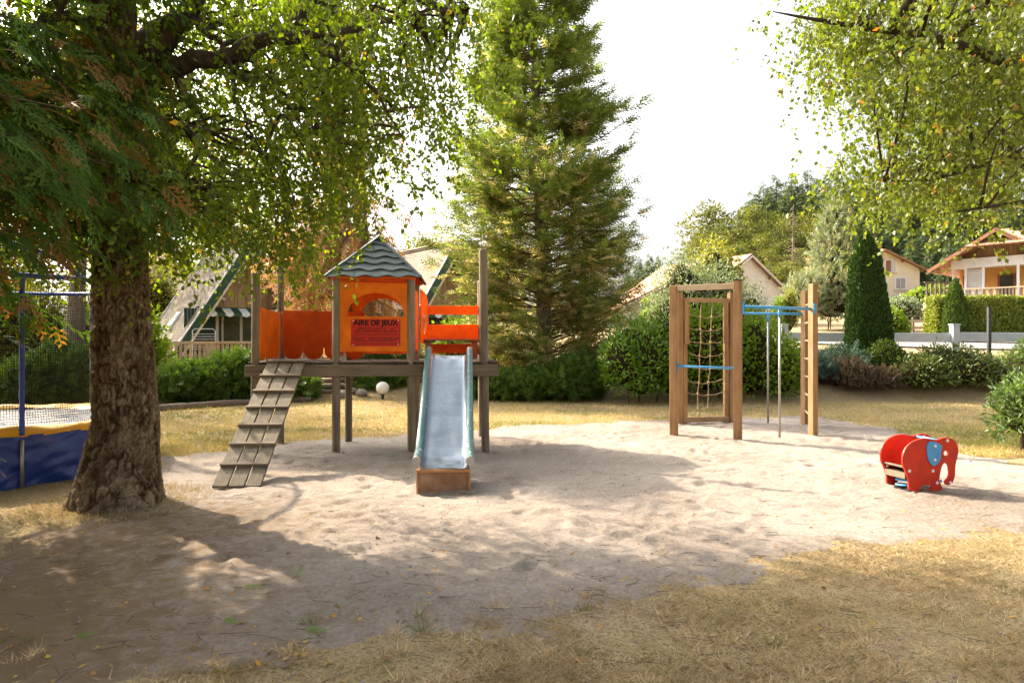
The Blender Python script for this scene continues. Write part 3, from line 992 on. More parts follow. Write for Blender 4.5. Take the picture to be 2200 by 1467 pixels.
# roof of wavy boards
RC = np.array((1.613, .535, 0))
RH, RE, RA = .632, 2.435, 3.045
rows = 6
roof = MB()
for (fx, fy) in ((0, -1), (1, 0), (0, 1), (-1, 0)):
    n2 = np.array((fx, fy, 0.0))
    ri = np.array((-fy, fx, 0.0))
    c = RC + n2 * (RH - .02)
    b = len(roof.v)
    roof.add([c - ri * (RH - .02) + (0, 0, RE - .012), c + ri * (RH - .02) + (0, 0, RE - .012), RC + (0, 0, RA - .012)], [(0, 1, 2)])
roof.build('roof_lining', ORANGE_DK, ph)
for fi, (fx, fy) in enumerate(((0, -1), (1, 0), (0, 1), (-1, 0))):
    n2 = np.array((fx, fy, 0.0))
    ri = np.array((-fy, fx, 0.0))
    base = RC + n2 * RH + (0, 0, RE)
    apex = RC + np.array((0, 0, RA))
    up = apex - base
    nn = nrm(n2 * (RA - RE) + np.array((0, 0, RH)))
    for k in range(rows):
        K = 30
        lo, hi, lo2, hi2 = [], [], [], []
        ph0 = pg.uniform(0, 6.28)
        for q in np.linspace(-1, 1, K):
            v0 = k / rows
            u0 = q * (1 - v0) * RH
            wv = .024 * math.sin(u0 / .30 * 2 * PI + ph0) - .012
            vl = v0 + wv / np.linalg.norm(up)
            vh = min(1.0, (k + 1.25) / rows)
            ul = q * (1 - max(v0, vl)) * RH
            uh = q * (1 - vh) * RH
            lo.append(base + ri * ul + up * vl + nn * .030)
            hi.append(base + ri * uh + up * vh + nn * .003)
            lo2.append(base + ri * ul + up * vl + nn * .014)
            hi2.append(base + ri * uh + up * vh - nn * .006)
        m = MB()
        fs = []
        for j in range(K - 1):
            fs += [(j, j + 1, K + j + 1, K + j), (2 * K + j + 1, 2 * K + j, 3 * K + j, 3 * K + j + 1), (j + 1, j, 2 * K + j, 2 * K + j + 1), (K + j, K + j + 1, 3 * K + j + 1, 3 * K + j)]
        fs += [(0, K, 3 * K, 2 * K), (K - 1, 3 * K - 1, 4 * K - 1, 2 * K - 1)]
        m.add(lo + hi + lo2 + hi2, fs)
        m.build('roof_board', SLATE, ph)
for sx_, sy_ in ((-1, -1), (1, -1), (1, 1), (-1, 1)):
    MB().bar(RC + (sx_ * (RH + .02), sy_ * (RH + .02), RE + .005), RC + (0, 0, RA + .035), .045, .024).build('hip_batten', SLATE_DK, ph)
MB().sphere(RC + (0, 0, RA + .085), .042, 14, 10).build('finial', SLATE_DK, ph, smooth=True)
for sy_ in (-1, 1):
    MB().box((1.613, .535 + sy_ * .60, 2.425), (1.15, .03, .03)).build('eaves_batten', ORANGE_DK, ph)

# sign
sg = MB().box((1.642, -.030, 1.672), (.672, .006, .374)).build('sign', SIGNRED, ph, bevel=.001)
def text(body, x, z, size, bold=0.0, align='CENTER', width=None):
    cu = bpy.data.curves.new('lettering', 'FONT')
    cu.body = body
    cu.size = size
    cu.align_x = align
    cu.align_y = 'CENTER'
    cu.offset = bold
    cu.extrude = .0008
    o = bpy.data.objects.new('lettering', cu)
    COL.objects.link(o)
    cu.materials.append(BLACK)
    o.parent = sg
    o.location = (x, -.0345, z)
    o.rotation_euler = (PI / 2, 0, 0)
    bpy.context.view_layer.update()
    wd = max(o.dimensions.x, 1e-3)
    me = bpy.data.meshes.new_from_object(o.evaluated_get(bpy.context.evaluated_depsgraph_get()))
    bpy.data.objects.remove(o)
    o = link('lettering', me, BLACK, sg, (x, -.0345, z), (PI / 2, 0, 0), ((width / wd) if width else 1, 1, 1))
    o['label'] = 'black lettering reading ' + ' '.join(body.split())
    return o
text('AIRE DE JEUX', 1.642, 1.805, .098, .0042, width=.62)
text('RESERVEE AUX ENFANTS DE      ANS', 1.642, 1.722, .034, .0006, width=.52)
text('SOUS LA RESPONSABILITE DES PARENTS', 1.642, 1.687, .034, .0006, width=.58)
text('ET NON SURVEILLEE', 1.642, 1.656, .018, .0002, width=.58)
text('LES ENFANTS      DOIVENT ETRE ACCOMPAGNES', 1.642, 1.590, .034, .0006, width=.63)
text('PAR SURVEILLANCE DE LEURS PARENTS', 1.642, 1.558, .034, .0006, width=.56)
fr = MB()
for z0, z1 in ((1.638, 1.750), (1.528, 1.618)):
    for z in (z0, z1):
        fr.box((1.642, -.0338, z), (.650, .0012, .004))
    for x_ in (1.319, 1.965):
        fr.box((x_, -.0338, (z0 + z1) / 2), (.004, .0012, z1 - z0 - .004))
for z in (1.515, 1.503):
    fr.box((1.642, -.0338, z), (.60, .0012, .003))
fr.build('printed_frame', BLACK, sg)
for x_, z in ((1.335, 1.838), (1.947, 1.842), (1.335, 1.503), (1.947, 1.510)):
    MB().sphere((x_, -.034, z), (.009, .005, .009), 8, 6).build('screw', WHITECAP, sg, smooth=True)

# ramp
R0, R1 = PL((-2.895, 7.17, .022)), PL((-3.065, 9.33, 1.305))
rd = nrm(R1 - R0)
rx = nrm(np.cross(rd, (0, 0, 1)))
rn = np.cross(rx, rd)
rp = MB().bar(R0 + rd * .25 - rn * .065, R1 - rd * .12 - rn * .065, .05, .09).build('ramp', GREYWOOD_Y, ph)
for k in (-1, 0, 1):
    ofs = rx * k * .172
    e0, e1 = pg.uniform(-.02, .015), pg.uniform(-.01, .015)
    o = MB().bar(R0 + ofs + rd * e0, R1 + ofs + rd * e1, .153, .032, up=rn).build('ramp_plank', GREYWOOD_Y, rp, bevel=.004)
Lr = np.linalg.norm(R1 - R0)
for k in range(7):
    t_ = .13 + k * .139
    c = R0 + rd * (Lr * t_) + rn * .032
    MB().bar(c - rx * .258, c + rx * .258, .036, .030, up=rn).build('ramp_cleat', GREYWOOD_X, rp, bevel=.004)

# slide
def chute_profile():
    pts = [(9.46, 1.355), (9.32, 1.35), (9.18, 1.31), (7.62, .385), (7.40, .285), (7.18, .250), (7.02, .243)]
    P = []
    ys = np.array([p[0] for p in pts]); zs = np.array([p[1] for p in pts])
    t = np.linspace(0, len(pts) - 1, 60)
    y = np.interp(t, range(len(pts)), ys); z = np.interp(t, range(len(pts)), zs)
    for _ in range(3):
        z[1:-1] = (z[:-2] + 2 * z[1:-1] + z[2:]) / 4
        y[1:-1] = (y[:-2] + 2 * y[1:-1] + y[2:]) / 4
    return y, z
cy, cz = chute_profile()
cxc = np.interp(cy, [7.0, 9.46], [-.705, -.868])
sl = thing('slide_temp', 'x', 'x') if False else None
nx_ = 19
V, Q = [], []
for i in range(len(cy)):
    for j in range(nx_):
        u = -1 + 2 * j / (nx_ - 1)
        wall = max(0, abs(u) - .86) / .14
        z = cz[i] + wall * .075 + .010 * u * u
        bump = .011 * float(noise2(cy[i] * 3.1, u * 1.3 + 40, 91)) + .006 * float(noise2(cy[i] * 8.0, u * 2.5 + 10, 92))
        z += bump * (1 - wall)
        V.append(PL((cxc[i] + u * (.262 - .004 * wall), cy[i], z)))
for i in range(len(cy) - 1):
    for j in range(nx_ - 1):
        a = i * nx_ + j
        Q.append((a, a + 1, a + nx_ + 1, a + nx_))
slide = MB().add(V, Q).build('slide', CHUTE, ph, smooth=True)
slide['label'] = 'dented steel slide chute between green tube rails'
sm = slide.modifiers.new('thick', 'SOLIDIFY')
sm.thickness = .004
for sgn in (-1, 1):
    pts = [PL((cxc[i] + sgn * .276, cy[i], cz[i] + .082)) for i in range(2, len(cy))]
    top = PL((cxc[2] + sgn * .276, cy[2] + .015, cz[2] + .06))
    m = MB().tube(pts, .043, 12)
    o = m.build('side_rail', SLIDEGREEN, slide, smooth=True)
    e = o.modifiers.new('edge', 'EDGE_SPLIT')
    MB().sphere(pts[0], .0435, 12, 8).build('rail_end', SLIDEGREEN, slide, smooth=True)
    j = int(len(pts) * .83)
    MB().tube([pts[j], pts[j + 1]], .0475, 12).build('rail_collar', STEEL, slide, smooth=False)
    MB().tube([pts[-2], pts[-1] + np.array((0, -.008, 0))], .0455, 12).build('rail_collar', STEEL, slide, smooth=False)
c0 = PL((-.705, 7.02, 0))
MB().prism([[(-.262, -.10), (.262, -.10), (.270, .205), (-.270, .205)]], c0 + (0, .012, 0), (1, 0, 0), (0, 0, 1), .012).build('base_plate', RUST, slide)
for sgn in (-1, 1):
    MB().box(c0 + (sgn * .258, .20, .06), (.018, .40, .30)).build('base_side', RUST, slide)
    MB().bar(c0 + (sgn * .262, -.006, -.05), c0 + (sgn * .268, -.006, .20), .022, .022, up=(0, 1, 0)).build('base_corner', RUSTEDGE, slide)
MB().box(c0 + (0, .002, .222), (.560, .05, .034)).build('base_lip', RUSTEDGE, slide, bevel=.006)

# ------------------------------------------------------------------ climbing frame with net, bars and ladder
cf = thing('climbing_frame', 'honey brown climbing frame with rope net, blue bars, poles and a side ladder', 'climbing frame', (3.9, 11.9, 0))
CO = np.array((3.9, 11.9, 0))
FL, FR, BL, BR = np.array((2.675, 11.28, 0)), np.array((3.555, 10.75, 0)), np.array((3.14, 12.80, 0)), np.array((4.165, 12.98, 0))
LF, LB = np.array((4.965, 11.26, 0)), np.array((5.40, 12.58, 0))
Zv = np.array((0, 0, 1.0))
def cpost(p, top, w, d, rz, name='post', mat=HONEY, z0=-.12):
    return MB().box(np.array(p) - CO + Zv * (z0 + top) / 2, (w, d, top - z0), rz).build(name, mat, cf, bevel=.007)
af = math.atan2(FR[1] - FL[1], FR[0] - FL[0])
ab = math.atan2(BR[1] - BL[1], BR[0] - BL[0])
al = math.atan2(LF[1] - FR[1], LF[0] - FR[0])
cpost(FL, 2.47, .115, .115, af)
p = cpost(FR, 2.51, .118, .118, af)
MB().box(FR - CO + Zv * 2.515, (.128, .128, .018), af).build('post_cap', DARKMETAL, cf)
cpost(BL, 2.46, .10, .12, ab)
cpost(BR, 2.47, .10, .12, ab)
cpost(LF, 2.50, .105, .115, al)
cpost(LB, 2.48, .105, .115, al)
ub = nrm(BR - BL)
uf = nrm(FR - FL)
nb_ = np.array((ub[1], -ub[0], 0))
for q in (BL + ub * .105, BR - ub * .105):
    cpost(q, 2.36, .085, .075, ab, 'net_frame_upright', z0=.02)
for q in (BL + ub * .115 + nb_ * .075, BR - ub * .15 + nb_ * .075):
    MB().box(q - CO + Zv * 1.92, (.085, .03, .84), ab).build('upper_board', HONEY, cf, bevel=.004)
MB().bar(BL + ub * .06 - CO + Zv * 2.325 + nb_ * .02, BR - ub * .06 - CO + Zv * 2.325 + nb_ * .02, .08, .085).build('net_top_beam', HONEY_X, cf, bevel=.005)
MB().bar(BL + ub * .06 - CO + Zv * .085, BR - ub * .06 - CO + Zv * .085, .09, .10).build('net_bottom_beam', HONEY_X, cf, bevel=.005)
MB().bar(FL + uf * .058 - CO + Zv * 2.425, FR - uf * .059 - CO + Zv * 2.425, .075, .092).build('top_beam', RAILWOOD, cf, bevel=.005)
m = MB().tube([FL + uf * .05 - CO + Zv * 1.150, FR - uf * .05 - CO + Zv * 1.128], .020, 10)
m.build('grab_bar', BLUEPAINT, cf, smooth=True)
for q, sg_ in ((FL + uf * .062, 1), (FR - uf * .063, -1)):
    MB().box(q - CO + Zv * 1.13, (.014, .045, .15), af).build('bar_bracket', BLUEPAINT, cf)
# rope net
net = MB()
xa, xb = BL + ub * .15, BR - ub * .15
span = np.linalg.norm(xb - xa)
zr = [2.03, 1.77, 1.53, 1.29, 1.03, .79, .55, .31]
fx_ = (.36, .65)
cg = np.random.default_rng(5)
cols = []
for f_ in fx_:
    cols.append([xa + ub * span * (f_ + cg.normal(0, .018) - .012 * i) + Zv * (z + cg.normal(0, .012)) + nb_ * .03 for i, z in enumerate(zr)])
for c_, f_ in zip(cols, fx_):
    t0 = xa + ub * span * f_ + Zv * 2.37 + nb_ * .075
    b0 = xa + ub * span * (f_ - .05) + Zv * .135 + nb_ * .02
    pts = [t0] + c_ + [(c_[-1] + b0) / 2 + ub * .025, b0]
    net.tube(np.array(pts) - CO, .0095, 6)
rn_ = net.build('rope_net', ROPE, cf, smooth=True)
for i, z in enumerate(zr):
    a, b = xa + Zv * (z + .075 + cg.normal(0, .015)), xb + Zv * (z + .06 + cg.normal(0, .015))
    pts = []
    for p0, p1 in ((a, cols[0][i]), (cols[0][i], cols[1][i]), (cols[1][i], b)):
        for t_ in np.linspace(0, 1, 6)[:-1]:
            pts.append(p0 + (p1 - p0) * t_ - Zv * .035 * 4 * t_ * (1 - t_) * .8)
    pts.append(b)
    MB().tube(np.array(pts) - CO, .0085, 6).build('cross_rope', ROPE, rn_, smooth=True)
    for c_ in cols:
        MB().sphere(c_[i] - CO, (.021, .021, .023), 8, 6).build('knot', KNOT, rn_, smooth=True)
    if i < 3:
        for q in (xa, xb):
            MB().tube([q - CO + Zv * (z + .10) + nb_ * .06, q - CO + Zv * (z + .03) + nb_ * .10, q - CO + Zv * (z - .02) + nb_ * .04], .008, 6).build('rope_wrap', ROPE, rn_, smooth=True)
# bars, poles, ladder
ul = nrm(LF - FR)
ulb = nrm(LB - BR)
MB().tube([FR + ul * .06 - CO + Zv * 2.10, LF + ul * .05 - CO + Zv * 2.085], .024, 12).build('overhead_bar', BLUEPAINT, cf, smooth=True)
MB().tube([BR + ulb * .05 - CO + Zv * 2.085, LB - CO + Zv * 2.055], .024, 12).build('overhead_bar', BLUEPAINT, cf, smooth=True)
for q in (FR + ul * .066, LF - ul * .0, ):
    MB().box(q - CO + Zv * 2.09 + (np.array((0, -.066, 0)) if q is not FR else 0), (.05, .014, .17), al).build('bar_bracket', BLUEPAINT, cf)
MB().box(FR + ul * .066 - CO + Zv * 2.09, (.014, .05, .17), al).build('bar_bracket', BLUEPAINT, cf)
for A_, B_, px_, zt in ((FR, LF, 1675, 2.095), (BR, LB, 1650, 2.07)):
    k_ = (px_ - 1100) / F
    t_ = (k_ * A_[1] - A_[0]) / ((B_ - A_)[0] - k_ * (B_ - A_)[1])
    q = A_ + (B_ - A_) * t_ - CO
    pole = MB().tube([q + Zv * -.1, q + Zv * (zt - .02)], .0185, 12).build('pole', STEEL, cf, smooth=True)
    MB().tube([q + Zv * (zt - .15), q + Zv * (zt + .005)], .025, 12).build('pole_sleeve', BLUEPAINT, pole, smooth=True)
for z in (2.20, 1.88, 1.56, 1.24, .92, .60, .28):
    MB().tube([LF - CO + Zv * (z + .004), LB - CO + Zv * z], .017, 10).build('rung', RAILWOOD, cf, smooth=True)

# ------------------------------------------------------------------ elephant spring rider
EK = 8.35e-4
er = thing('spring_rider', 'red elephant spring rider with blue ears on the sand', 'spring rider', (4.25, 6.95, Z0(4.25, 6.95)), R_(11))
OUT = [(655, 600), (670, 520), (710, 450), (770, 400), (840, 370), (910, 353), (990, 350), (1060, 364), (1100, 373), (1140, 371), (1190, 358), (1240, 350), (1300, 356), (1350, 378), (1395, 420), (1418, 480),
       (1420, 540), (1405, 605), (1388, 665), (1380, 720), (1376, 790), (1366, 850), (1343, 900), (1310, 928), (1270, 932), (1240, 915), (1235, 885), (1255, 862), (1280, 838), (1292, 800), (1290, 750), (1280, 700),
       (1262, 668), (1240, 660), (1215, 672), (1195, 700), (1180, 750), (1165, 810), (1158, 860), (1170, 900), (1190, 950), (1188, 990), (1045, 995), (1042, 960), (1050, 935), (1000, 925), (950, 920), (905, 930),
       (895, 960), (885, 992), (820, 990), (745, 965), (742, 900), (735, 850), (715, 790), (690, 730), (665, 680)]
EAR = [(975, 470), (985, 420), (1010, 395), (1040, 388), (1080, 395), (1130, 412), (1185, 455), (1170, 500), (1165, 570), (1168, 590), (1150, 630), (1110, 670), (1075, 690), (1040, 672), (1010, 640), (990, 590), (978, 530)]
def E2(p):
    return ((p[0] - 1020) * EK * 1.03, (1000 - p[1]) * EK + .005)
def dense(lp):
    """rounds a traced outline with a closed Catmull-Rom curve"""
    P = np.array(lp, float)
    n = len(P)
    out = []
    for i in range(n):
        p0, p1, p2, p3 = P[i - 1], P[i], P[(i + 1) % n], P[(i + 2) % n]
        for t in (0, .5):
            out.append(tuple(.5 * (2 * p1 + (p2 - p0) * t + (2 * p0 - 5 * p1 + 4 * p2 - p3) * t * t + (3 * p1 - p0 - 3 * p2 + p3) * t ** 3)))
    return out
outl = [E2(p) for p in dense(OUT)]
eye = [(E2((1248, 540))[0] + .027 * math.cos(a), E2((1248, 540))[1] + .027 * math.sin(a)) for a in np.linspace(0, 2 * PI, 16, endpoint=False)]
SEP = .305
for y_ in (0.0, SEP):
    pn = MB().prism([outl, eye], (0, y_ + .02, 0), (1, 0, 0), (0, 0, 1), .02).build('side_panel', REDPAINT, er, bevel=.003)
    out_y = y_ - .001 if y_ == 0 else y_ + .021
    ear = MB().prism([[E2(p) for p in dense(EAR)]], (0, out_y + (0 if y_ == 0 else .012), 0), (1, 0, 0), (0, 0, 1), .012).build('ear', EARBLUE, pn, bevel=.003)
    for p in ((1085, 445), (1082, 615)):
        a, b = E2(p)
        MB().sphere((a, out_y - .013 if y_ == 0 else out_y + .013, b), (.016, .009, .016), 12, 8).build('bolt_cap', WHITECAP, pn, smooth=True)
    for p in ((1267, 388), (748, 740), (1068, 752), (1125, 900), (1307, 903)):
        a, b = E2(p)
        for yy in ((-.001, .021) if True else ()):
            MB().sphere((a, y_ + yy, b), (.017, .009, .017), 12, 8).build('bolt_cap', WHITECAP, pn, smooth=True)
a, b = E2((1190, 385))
MB().tube([(a - .02, .01, b + .0), (a - .02, SEP + .01, b)], .014, 12).build('handle_bar', BLUEPAINT, er, smooth=True)
a, b = E2((1200, 885))
MB().tube([(a, .015, b), (a, SEP + .005, b)], .013, 12).build('foot_bar', BLUEPAINT, er, smooth=True)
MB().prism([[(E2((690, 0))[0], .27), (E2((1000, 0))[0], .22), (E2((1000, 0))[0], .20), (E2((690, 0))[0], .25)]], (0, SEP - .002, 0), (1, 0, 0), (0, 0, 1), SEP - .02).build('seat', GREYWOOD_X, er, bevel=.004)
MB().box((E2((860, 0))[0], SEP / 2 + .01, .165), (.26, SEP - .03, .06)).build('seat_support', GREYWOOD_Y, er)
tt = np.linspace(0, 3.6 * 2 * PI, 90)
cxs = E2((890, 0))[0]
MB().tube([(cxs + .105 * math.cos(t), SEP / 2 + .01 + .105 * math.sin(t), -.03 + .19 * t / tt[-1]) for t in tt], .0115, 8).build('spring', BLUEPAINT, er, smooth=True)
MB().tube([(cxs, SEP / 2 + .01, -.06), (cxs, SEP / 2 + .01, .012)], .13, 16).build('spring_base', DARKMETAL, er)

# ------------------------------------------------------------------ trampoline
TC = np.array((-6.62, 8.45, 0))
TR = 1.80
tz = .58
tr = thing('trampoline', 'round trampoline with blue skirt, yellow pad and tall safety net', 'trampoline', TC)
def ring(r, z, n=72, a0=0):
    return [(r * math.cos(a0 + 2 * PI * i / n), r * math.sin(a0 + 2 * PI * i / n), z) for i in range(n)]
tg = np.random.default_rng(9)
n_, h_ = 220, 26
V, Q = [], []
for j in range(h_ + 1):
    v = j / h_
    for i in range(n_):
        a = 2 * PI * i / n_
        wr = .055 * (v ** .8) * math.sin(a * 23 + 2.2 * math.sin(a * 5)) * (.5 + .5 * math.sin(a * 9 + 1)) + .05 * float(noise2(a * 9, v * 4 + 3, 71)) * v
        wr += .025 * float(noise2(a * 22 + v * 9, v * 6, 72))
        r = TR + .01 + wr
        V.append((r * math.cos(a), r * math.sin(a), tz - .03 - v * (tz - .01)))
for j in range(h_):
    for i in range(n_):
        a, b = j * n_ + i, j * n_ + (i + 1) % n_
        Q.append((a, a + n_, b + n_, b))
MB().add(V, Q).build('skirt', BLUEVINYL, tr, smooth=True)
# pad: padded ring with a wavy surface
V, Q = [], []
n_ = 160
prof = [(TR + .015, -.05), (TR + .03, -.005), (TR - .02, .032), (TR - .14, .04), (TR - .26, .030), (TR - .30, .0)]
for k_, (r, z) in enumerate(prof):
    for i in range(n_):
        a = 2 * PI * i / n_
        w_ = .018 * float(noise2(a * 11, k_ * .9, 75)) + (.03 * float(noise2(a * 5, k_ * .5 + 9, 76)) if k_ >= 2 else 0)
        V.append((r * math.cos(a), r * math.sin(a), tz + z + w_))
for k_ in range(len(prof) - 1):
    for i in range(n_):
        a, b = k_ * n_ + i, k_ * n_ + (i + 1) % n_
        Q.append((a, b, b + n_, a + n_))
MB().add(V, Q).build('edge_pad', YELLOWPAD, tr, smooth=True)
MB().add(ring(TR - .28, tz - .01), [tuple(range(72))]).build('jumping_bed', MATGREY, tr)
top = 2.26
for k_ in range(6):
    a = R_(-40 + 60 * k_)
    x_, y_ = (TR + .02) * math.cos(a), (TR + .02) * math.sin(a)
    zz = np.linspace(.12 if k_ else .55, top, 40)
    rr = .026 + .004 * np.sin(zz * 40) * (.5 + .5 * np.sin(zz * 9))
    MB().tube([(x_, y_, .0), (x_, y_, .5)], .02, 8).build('leg', STEEL, tr, smooth=True)
    MB().tube([(x_, y_, z) for z in zz], rr, 12).build('net_pole', BLUESLEEVE, tr, smooth=True)
MB().tube(ring(TR + .02, top, 96), .028, 10, closed=True).build('top_ring', BLUESLEEVE, tr, smooth=True)
arc = [at(-260, 470, 7.6) - TC, at(-60, 492, 7.35) - TC, at(0, 515, 7.3) - TC, at(70, 535, 7.35) - TC, at(130, 560, 7.5) - TC, at(195, 592, 7.75) - TC]
arc[-1] = np.array(((TR + .02) * math.cos(R_(-20)), (TR + .02) * math.sin(R_(-20)), top))
MB().tube(arc, .028, 10).build('arched_rail', BLUESLEEVE, tr, smooth=True)
# net: single strands
L_ = Leaves()
ns = 420
a = np.arange(ns) * 2 * PI / ns
V, Q = [], []
rn2 = TR - .03
def sag(z):
    return rn2 - .10 * math.sin(PI * min(1, max(0, (z - tz) / (top - tz)))) ** .8
hz = np.arange(tz + .03, top - .02, .028)
net = MB()
zs = np.linspace(tz + .02, top, 9)
for i in range(ns):
    b = len(net.v)
    vs = []
    for z in zs:
        r = sag(z)
        da = .0019 / r
        vs += [(r * math.cos(a[i] - da), r * math.sin(a[i] - da), z), (r * math.cos(a[i] + da), r * math.sin(a[i] + da), z)]
    net.add(vs, [(2 * k_, 2 * k_ + 1, 2 * k_ + 3, 2 * k_ + 2) for k_ in range(len(zs) - 1)])
for z in hz:
    r = sag(z)
    vs = []
    for i in range(84):
        q = 2 * PI * i / 84
        vs += [(r * math.cos(q), r * math.sin(q), z - .0019), (r * math.cos(q), r * math.sin(q), z + .0019)]
    net.add(vs, [(2 * i, (2 * i + 2) % 168, (2 * i + 3) % 168, 2 * i + 1) for i in range(84)])
o = net.build('safety_net', NETBLACK, tr)

# ------------------------------------------------------------------ globe lamp
LP = np.array((at(822, 833, 18.2)[0], 18.2, H(at(822, 833, 18.2)[0], 18.2)))
lp = thing('globe_lamp', 'low white globe lamp on a short black stem on the lawn', 'lamp', LP)
gz = at(822, 833, 18.2)[2] - LP[2]
MB().sphere((0, 0, gz), .172, 28, 18).build('globe', GLOBE, lp, smooth=True)
MB().tube([(0, 0, -.05), (0, 0, gz - .15)], .042, 14).build('stem', DARKMETAL, lp, smooth=True)
MB().tube([(0, 0, gz - .175), (0, 0, gz - .14)], .062, 16).build('collar', DARKMETAL, lp)

# ------------------------------------------------------------------ fallen green sprigs on the sand
FT = frond(14, .045, L=.26, ang=34, sub=2, seed=4)
for i, (px, py, rz, sc, lab) in enumerate(((520, 1268, .1, .13, 'fallen green conifer sprig on the sand, longest of the five in the foreground'), (636, 1246, 1.2, .10, 'fallen green sprig standing half upright, nearest the tree shadow edge'),
                                  (478, 1337, -.4, .11, 'fan shaped fallen green sprig lying below the longest one'), (158, 1381, .8, .11, 'fallen green sprig in the dark litter, farthest left of the five'),
                                  (655, 1361, -.2, .12, 'thin fallen green sprig near the bottom edge straw, farthest right of the five'))):
    p = G(px, py)
    p[2] = Z0(p[0], p[1]) + .022
    o = thing('conifer_sprig', lab, 'sprig', p, 0, 'fallen green sprigs on the sand')
    lv = Leaves()
    D = np.array([(math.cos(rz), math.sin(rz), .1 + (.8 if i == 1 else 0)), (math.cos(rz + .5), math.sin(rz + .5), .15), (math.cos(rz - .4), math.sin(rz - .4), .05)])
    X, Y, Z = frames(D, np.array([(0, -.5, 1.0)] * 3))
    lv.scatter(FT[0], FT[1], np.zeros((2, 3)), X[:2], Y[:2], Z[:2], np.array((sc, sc * .6)), np.array((.85, .8)))
    lv.build('needles', JUNIPER, o)
    MB().tube([(-.4 * sc * math.cos(rz), -.4 * sc * math.sin(rz), 0), (0, 0, 0)], .0025, 4).build('stalk', TWIG, o)
# ------------------------------------------------------------------ trees: helpers
def curve(P, n=8):
    """Catmull-Rom through the points"""
    P = np.asarray(P, float)
    Q = np.vstack([2 * P[0] - P[1], P, 2 * P[-1] - P[-2]])
    out = []
    for i in range(1, len(Q) - 2):
        for t in np.linspace(0, 1, n, endpoint=False):
            p0, p1, p2, p3 = Q[i - 1], Q[i], Q[i + 1], Q[i + 2]
            out.append(.5 * (2 * p1 + (p2 - p0) * t + (2 * p0 - 5 * p1 + 4 * p2 - p3) * t * t + (3 * p1 - p0 - 3 * p2 + p3) * t ** 3))
    out.append(P[-1])
    return np.array(out)

def project(P):
    P = np.asarray(P, float)
    return 1100 + F * P[..., 0] / np.maximum(P[..., 1], .1), 733 - F * (P[..., 2] - EYE) / np.maximum(P[..., 1], .1)

def worley(x, y, seed):
    """distance to the nearest cell wall and a random number per cell"""
    J = np.random.default_rng(seed + 5000).random((256, 256, 3))
    xi, yi = np.floor(x).astype(int), np.floor(y).astype(int)
    f1 = np.full(x.shape, 9.0); f2 = f1.copy(); cid = np.zeros(x.shape)
    for i in (-1, 0, 1):
        for j in (-1, 0, 1):
            q = J[(xi + i) & 255, (yi + j) & 255]
            d = np.hypot(xi + i + q[..., 0] - x, yi + j + q[..., 1] - y)
            near = d < f1
            f2 = np.where(near, f1, np.minimum(f2, d))
            cid = np.where(near, q[..., 2], cid)
            f1 = np.where(near, d, f1)
    return f2 - f1, cid

def bark_trunk(name, parent, off, zs, cs, rs, nu=180, nz=280, seed=0, roots=(), amp=1.0, mat=None):
    """thick trunk with bark plates raised over dark furrows"""
    z = np.concatenate([np.linspace(zs[0], 2.6, int(nz * .75)), np.linspace(2.6, zs[-1], int(nz * .25) + 1)[1:]]) if zs[-1] > 3 else np.linspace(zs[0], zs[-1], nz)
    a = np.linspace(0, 2 * PI, nu, endpoint=False) + PI / 2
    A, Zg = np.meshgrid(a, z)
    r = np.interp(Zg, zs, rs)
    cx = np.interp(Zg, zs, [c[0] for c in cs])
    cy_ = np.interp(Zg, zs, [c[1] for c in cs])
    for (ra, amp_, wd, hh) in roots:
        da = (A - ra + PI) % (2 * PI) - PI
        r = r + amp_ * np.exp(-(da / wd) ** 2) * np.exp(-np.maximum(Zg, 0) / hh)
    u = (A - PI / 2) * .33
    w1, w2 = .05 * noise2(u / .10, Zg / .10, seed + 3), .05 * noise2(u / .10 + 9, Zg / .10 + 4, seed + 4)
    wx = .030 * noise2(u / .07, Zg / .07, seed + 11) + .016 * noise2(u / .025, Zg / .03, seed + 12)
    wz = .055 * noise2(u / .06 + 7, Zg / .08, seed + 13)
    cell, cid = worley((u + wx) / .060, (Zg + wz) / .165, seed)
    cell2, cid2 = worley((u + wx) / .024, (Zg + wz) / .046, seed + 1)
    deep = .35 + .65 * sstep(noise2(u / .10, Zg / .16, seed + 14), -.5, .3)
    f2 = np.abs(noise2((u + w2) / .017, (Zg + w1) / .028, seed + 1))
    plate = 1 - deep * (1 - np.clip(cell / .42, 0, 1) ** .8)
    plate = plate * (1 - .40 * (1 - np.clip(cell2 / .40, 0, 1)))
    cid = .6 * cid + .4 * cid2
    fine = np.clip(f2 / .35, 0, 1)
    tone = np.clip((.66 * plate + .30 * fine * plate) * (.72 + .45 * cid) + .10 * noise2(u / .2, Zg / .25, seed + 6), 0, 1)
    r = r + amp * (.034 * plate * (.6 + .6 * cid) + .014 * fine + .010 * fbm(u / .16, Zg / .22, seed + 8, 3) - .025)
    V = np.stack([cx + r * np.cos(A), cy_ + r * np.sin(A), Zg], -1).reshape(-1, 3) - np.asarray(off)
    nzz = len(z)
    i = np.arange(nzz * nu).reshape(nzz, nu)
    j = np.roll(i, -1, 1)
    Q = np.stack([i[:-1], j[:-1], j[1:], i[1:]], -1).reshape(-1, 4)
    me = arr_mesh(name, V, Q, tone.reshape(-1), True)
    return link(name, me, mat or BARK, parent)

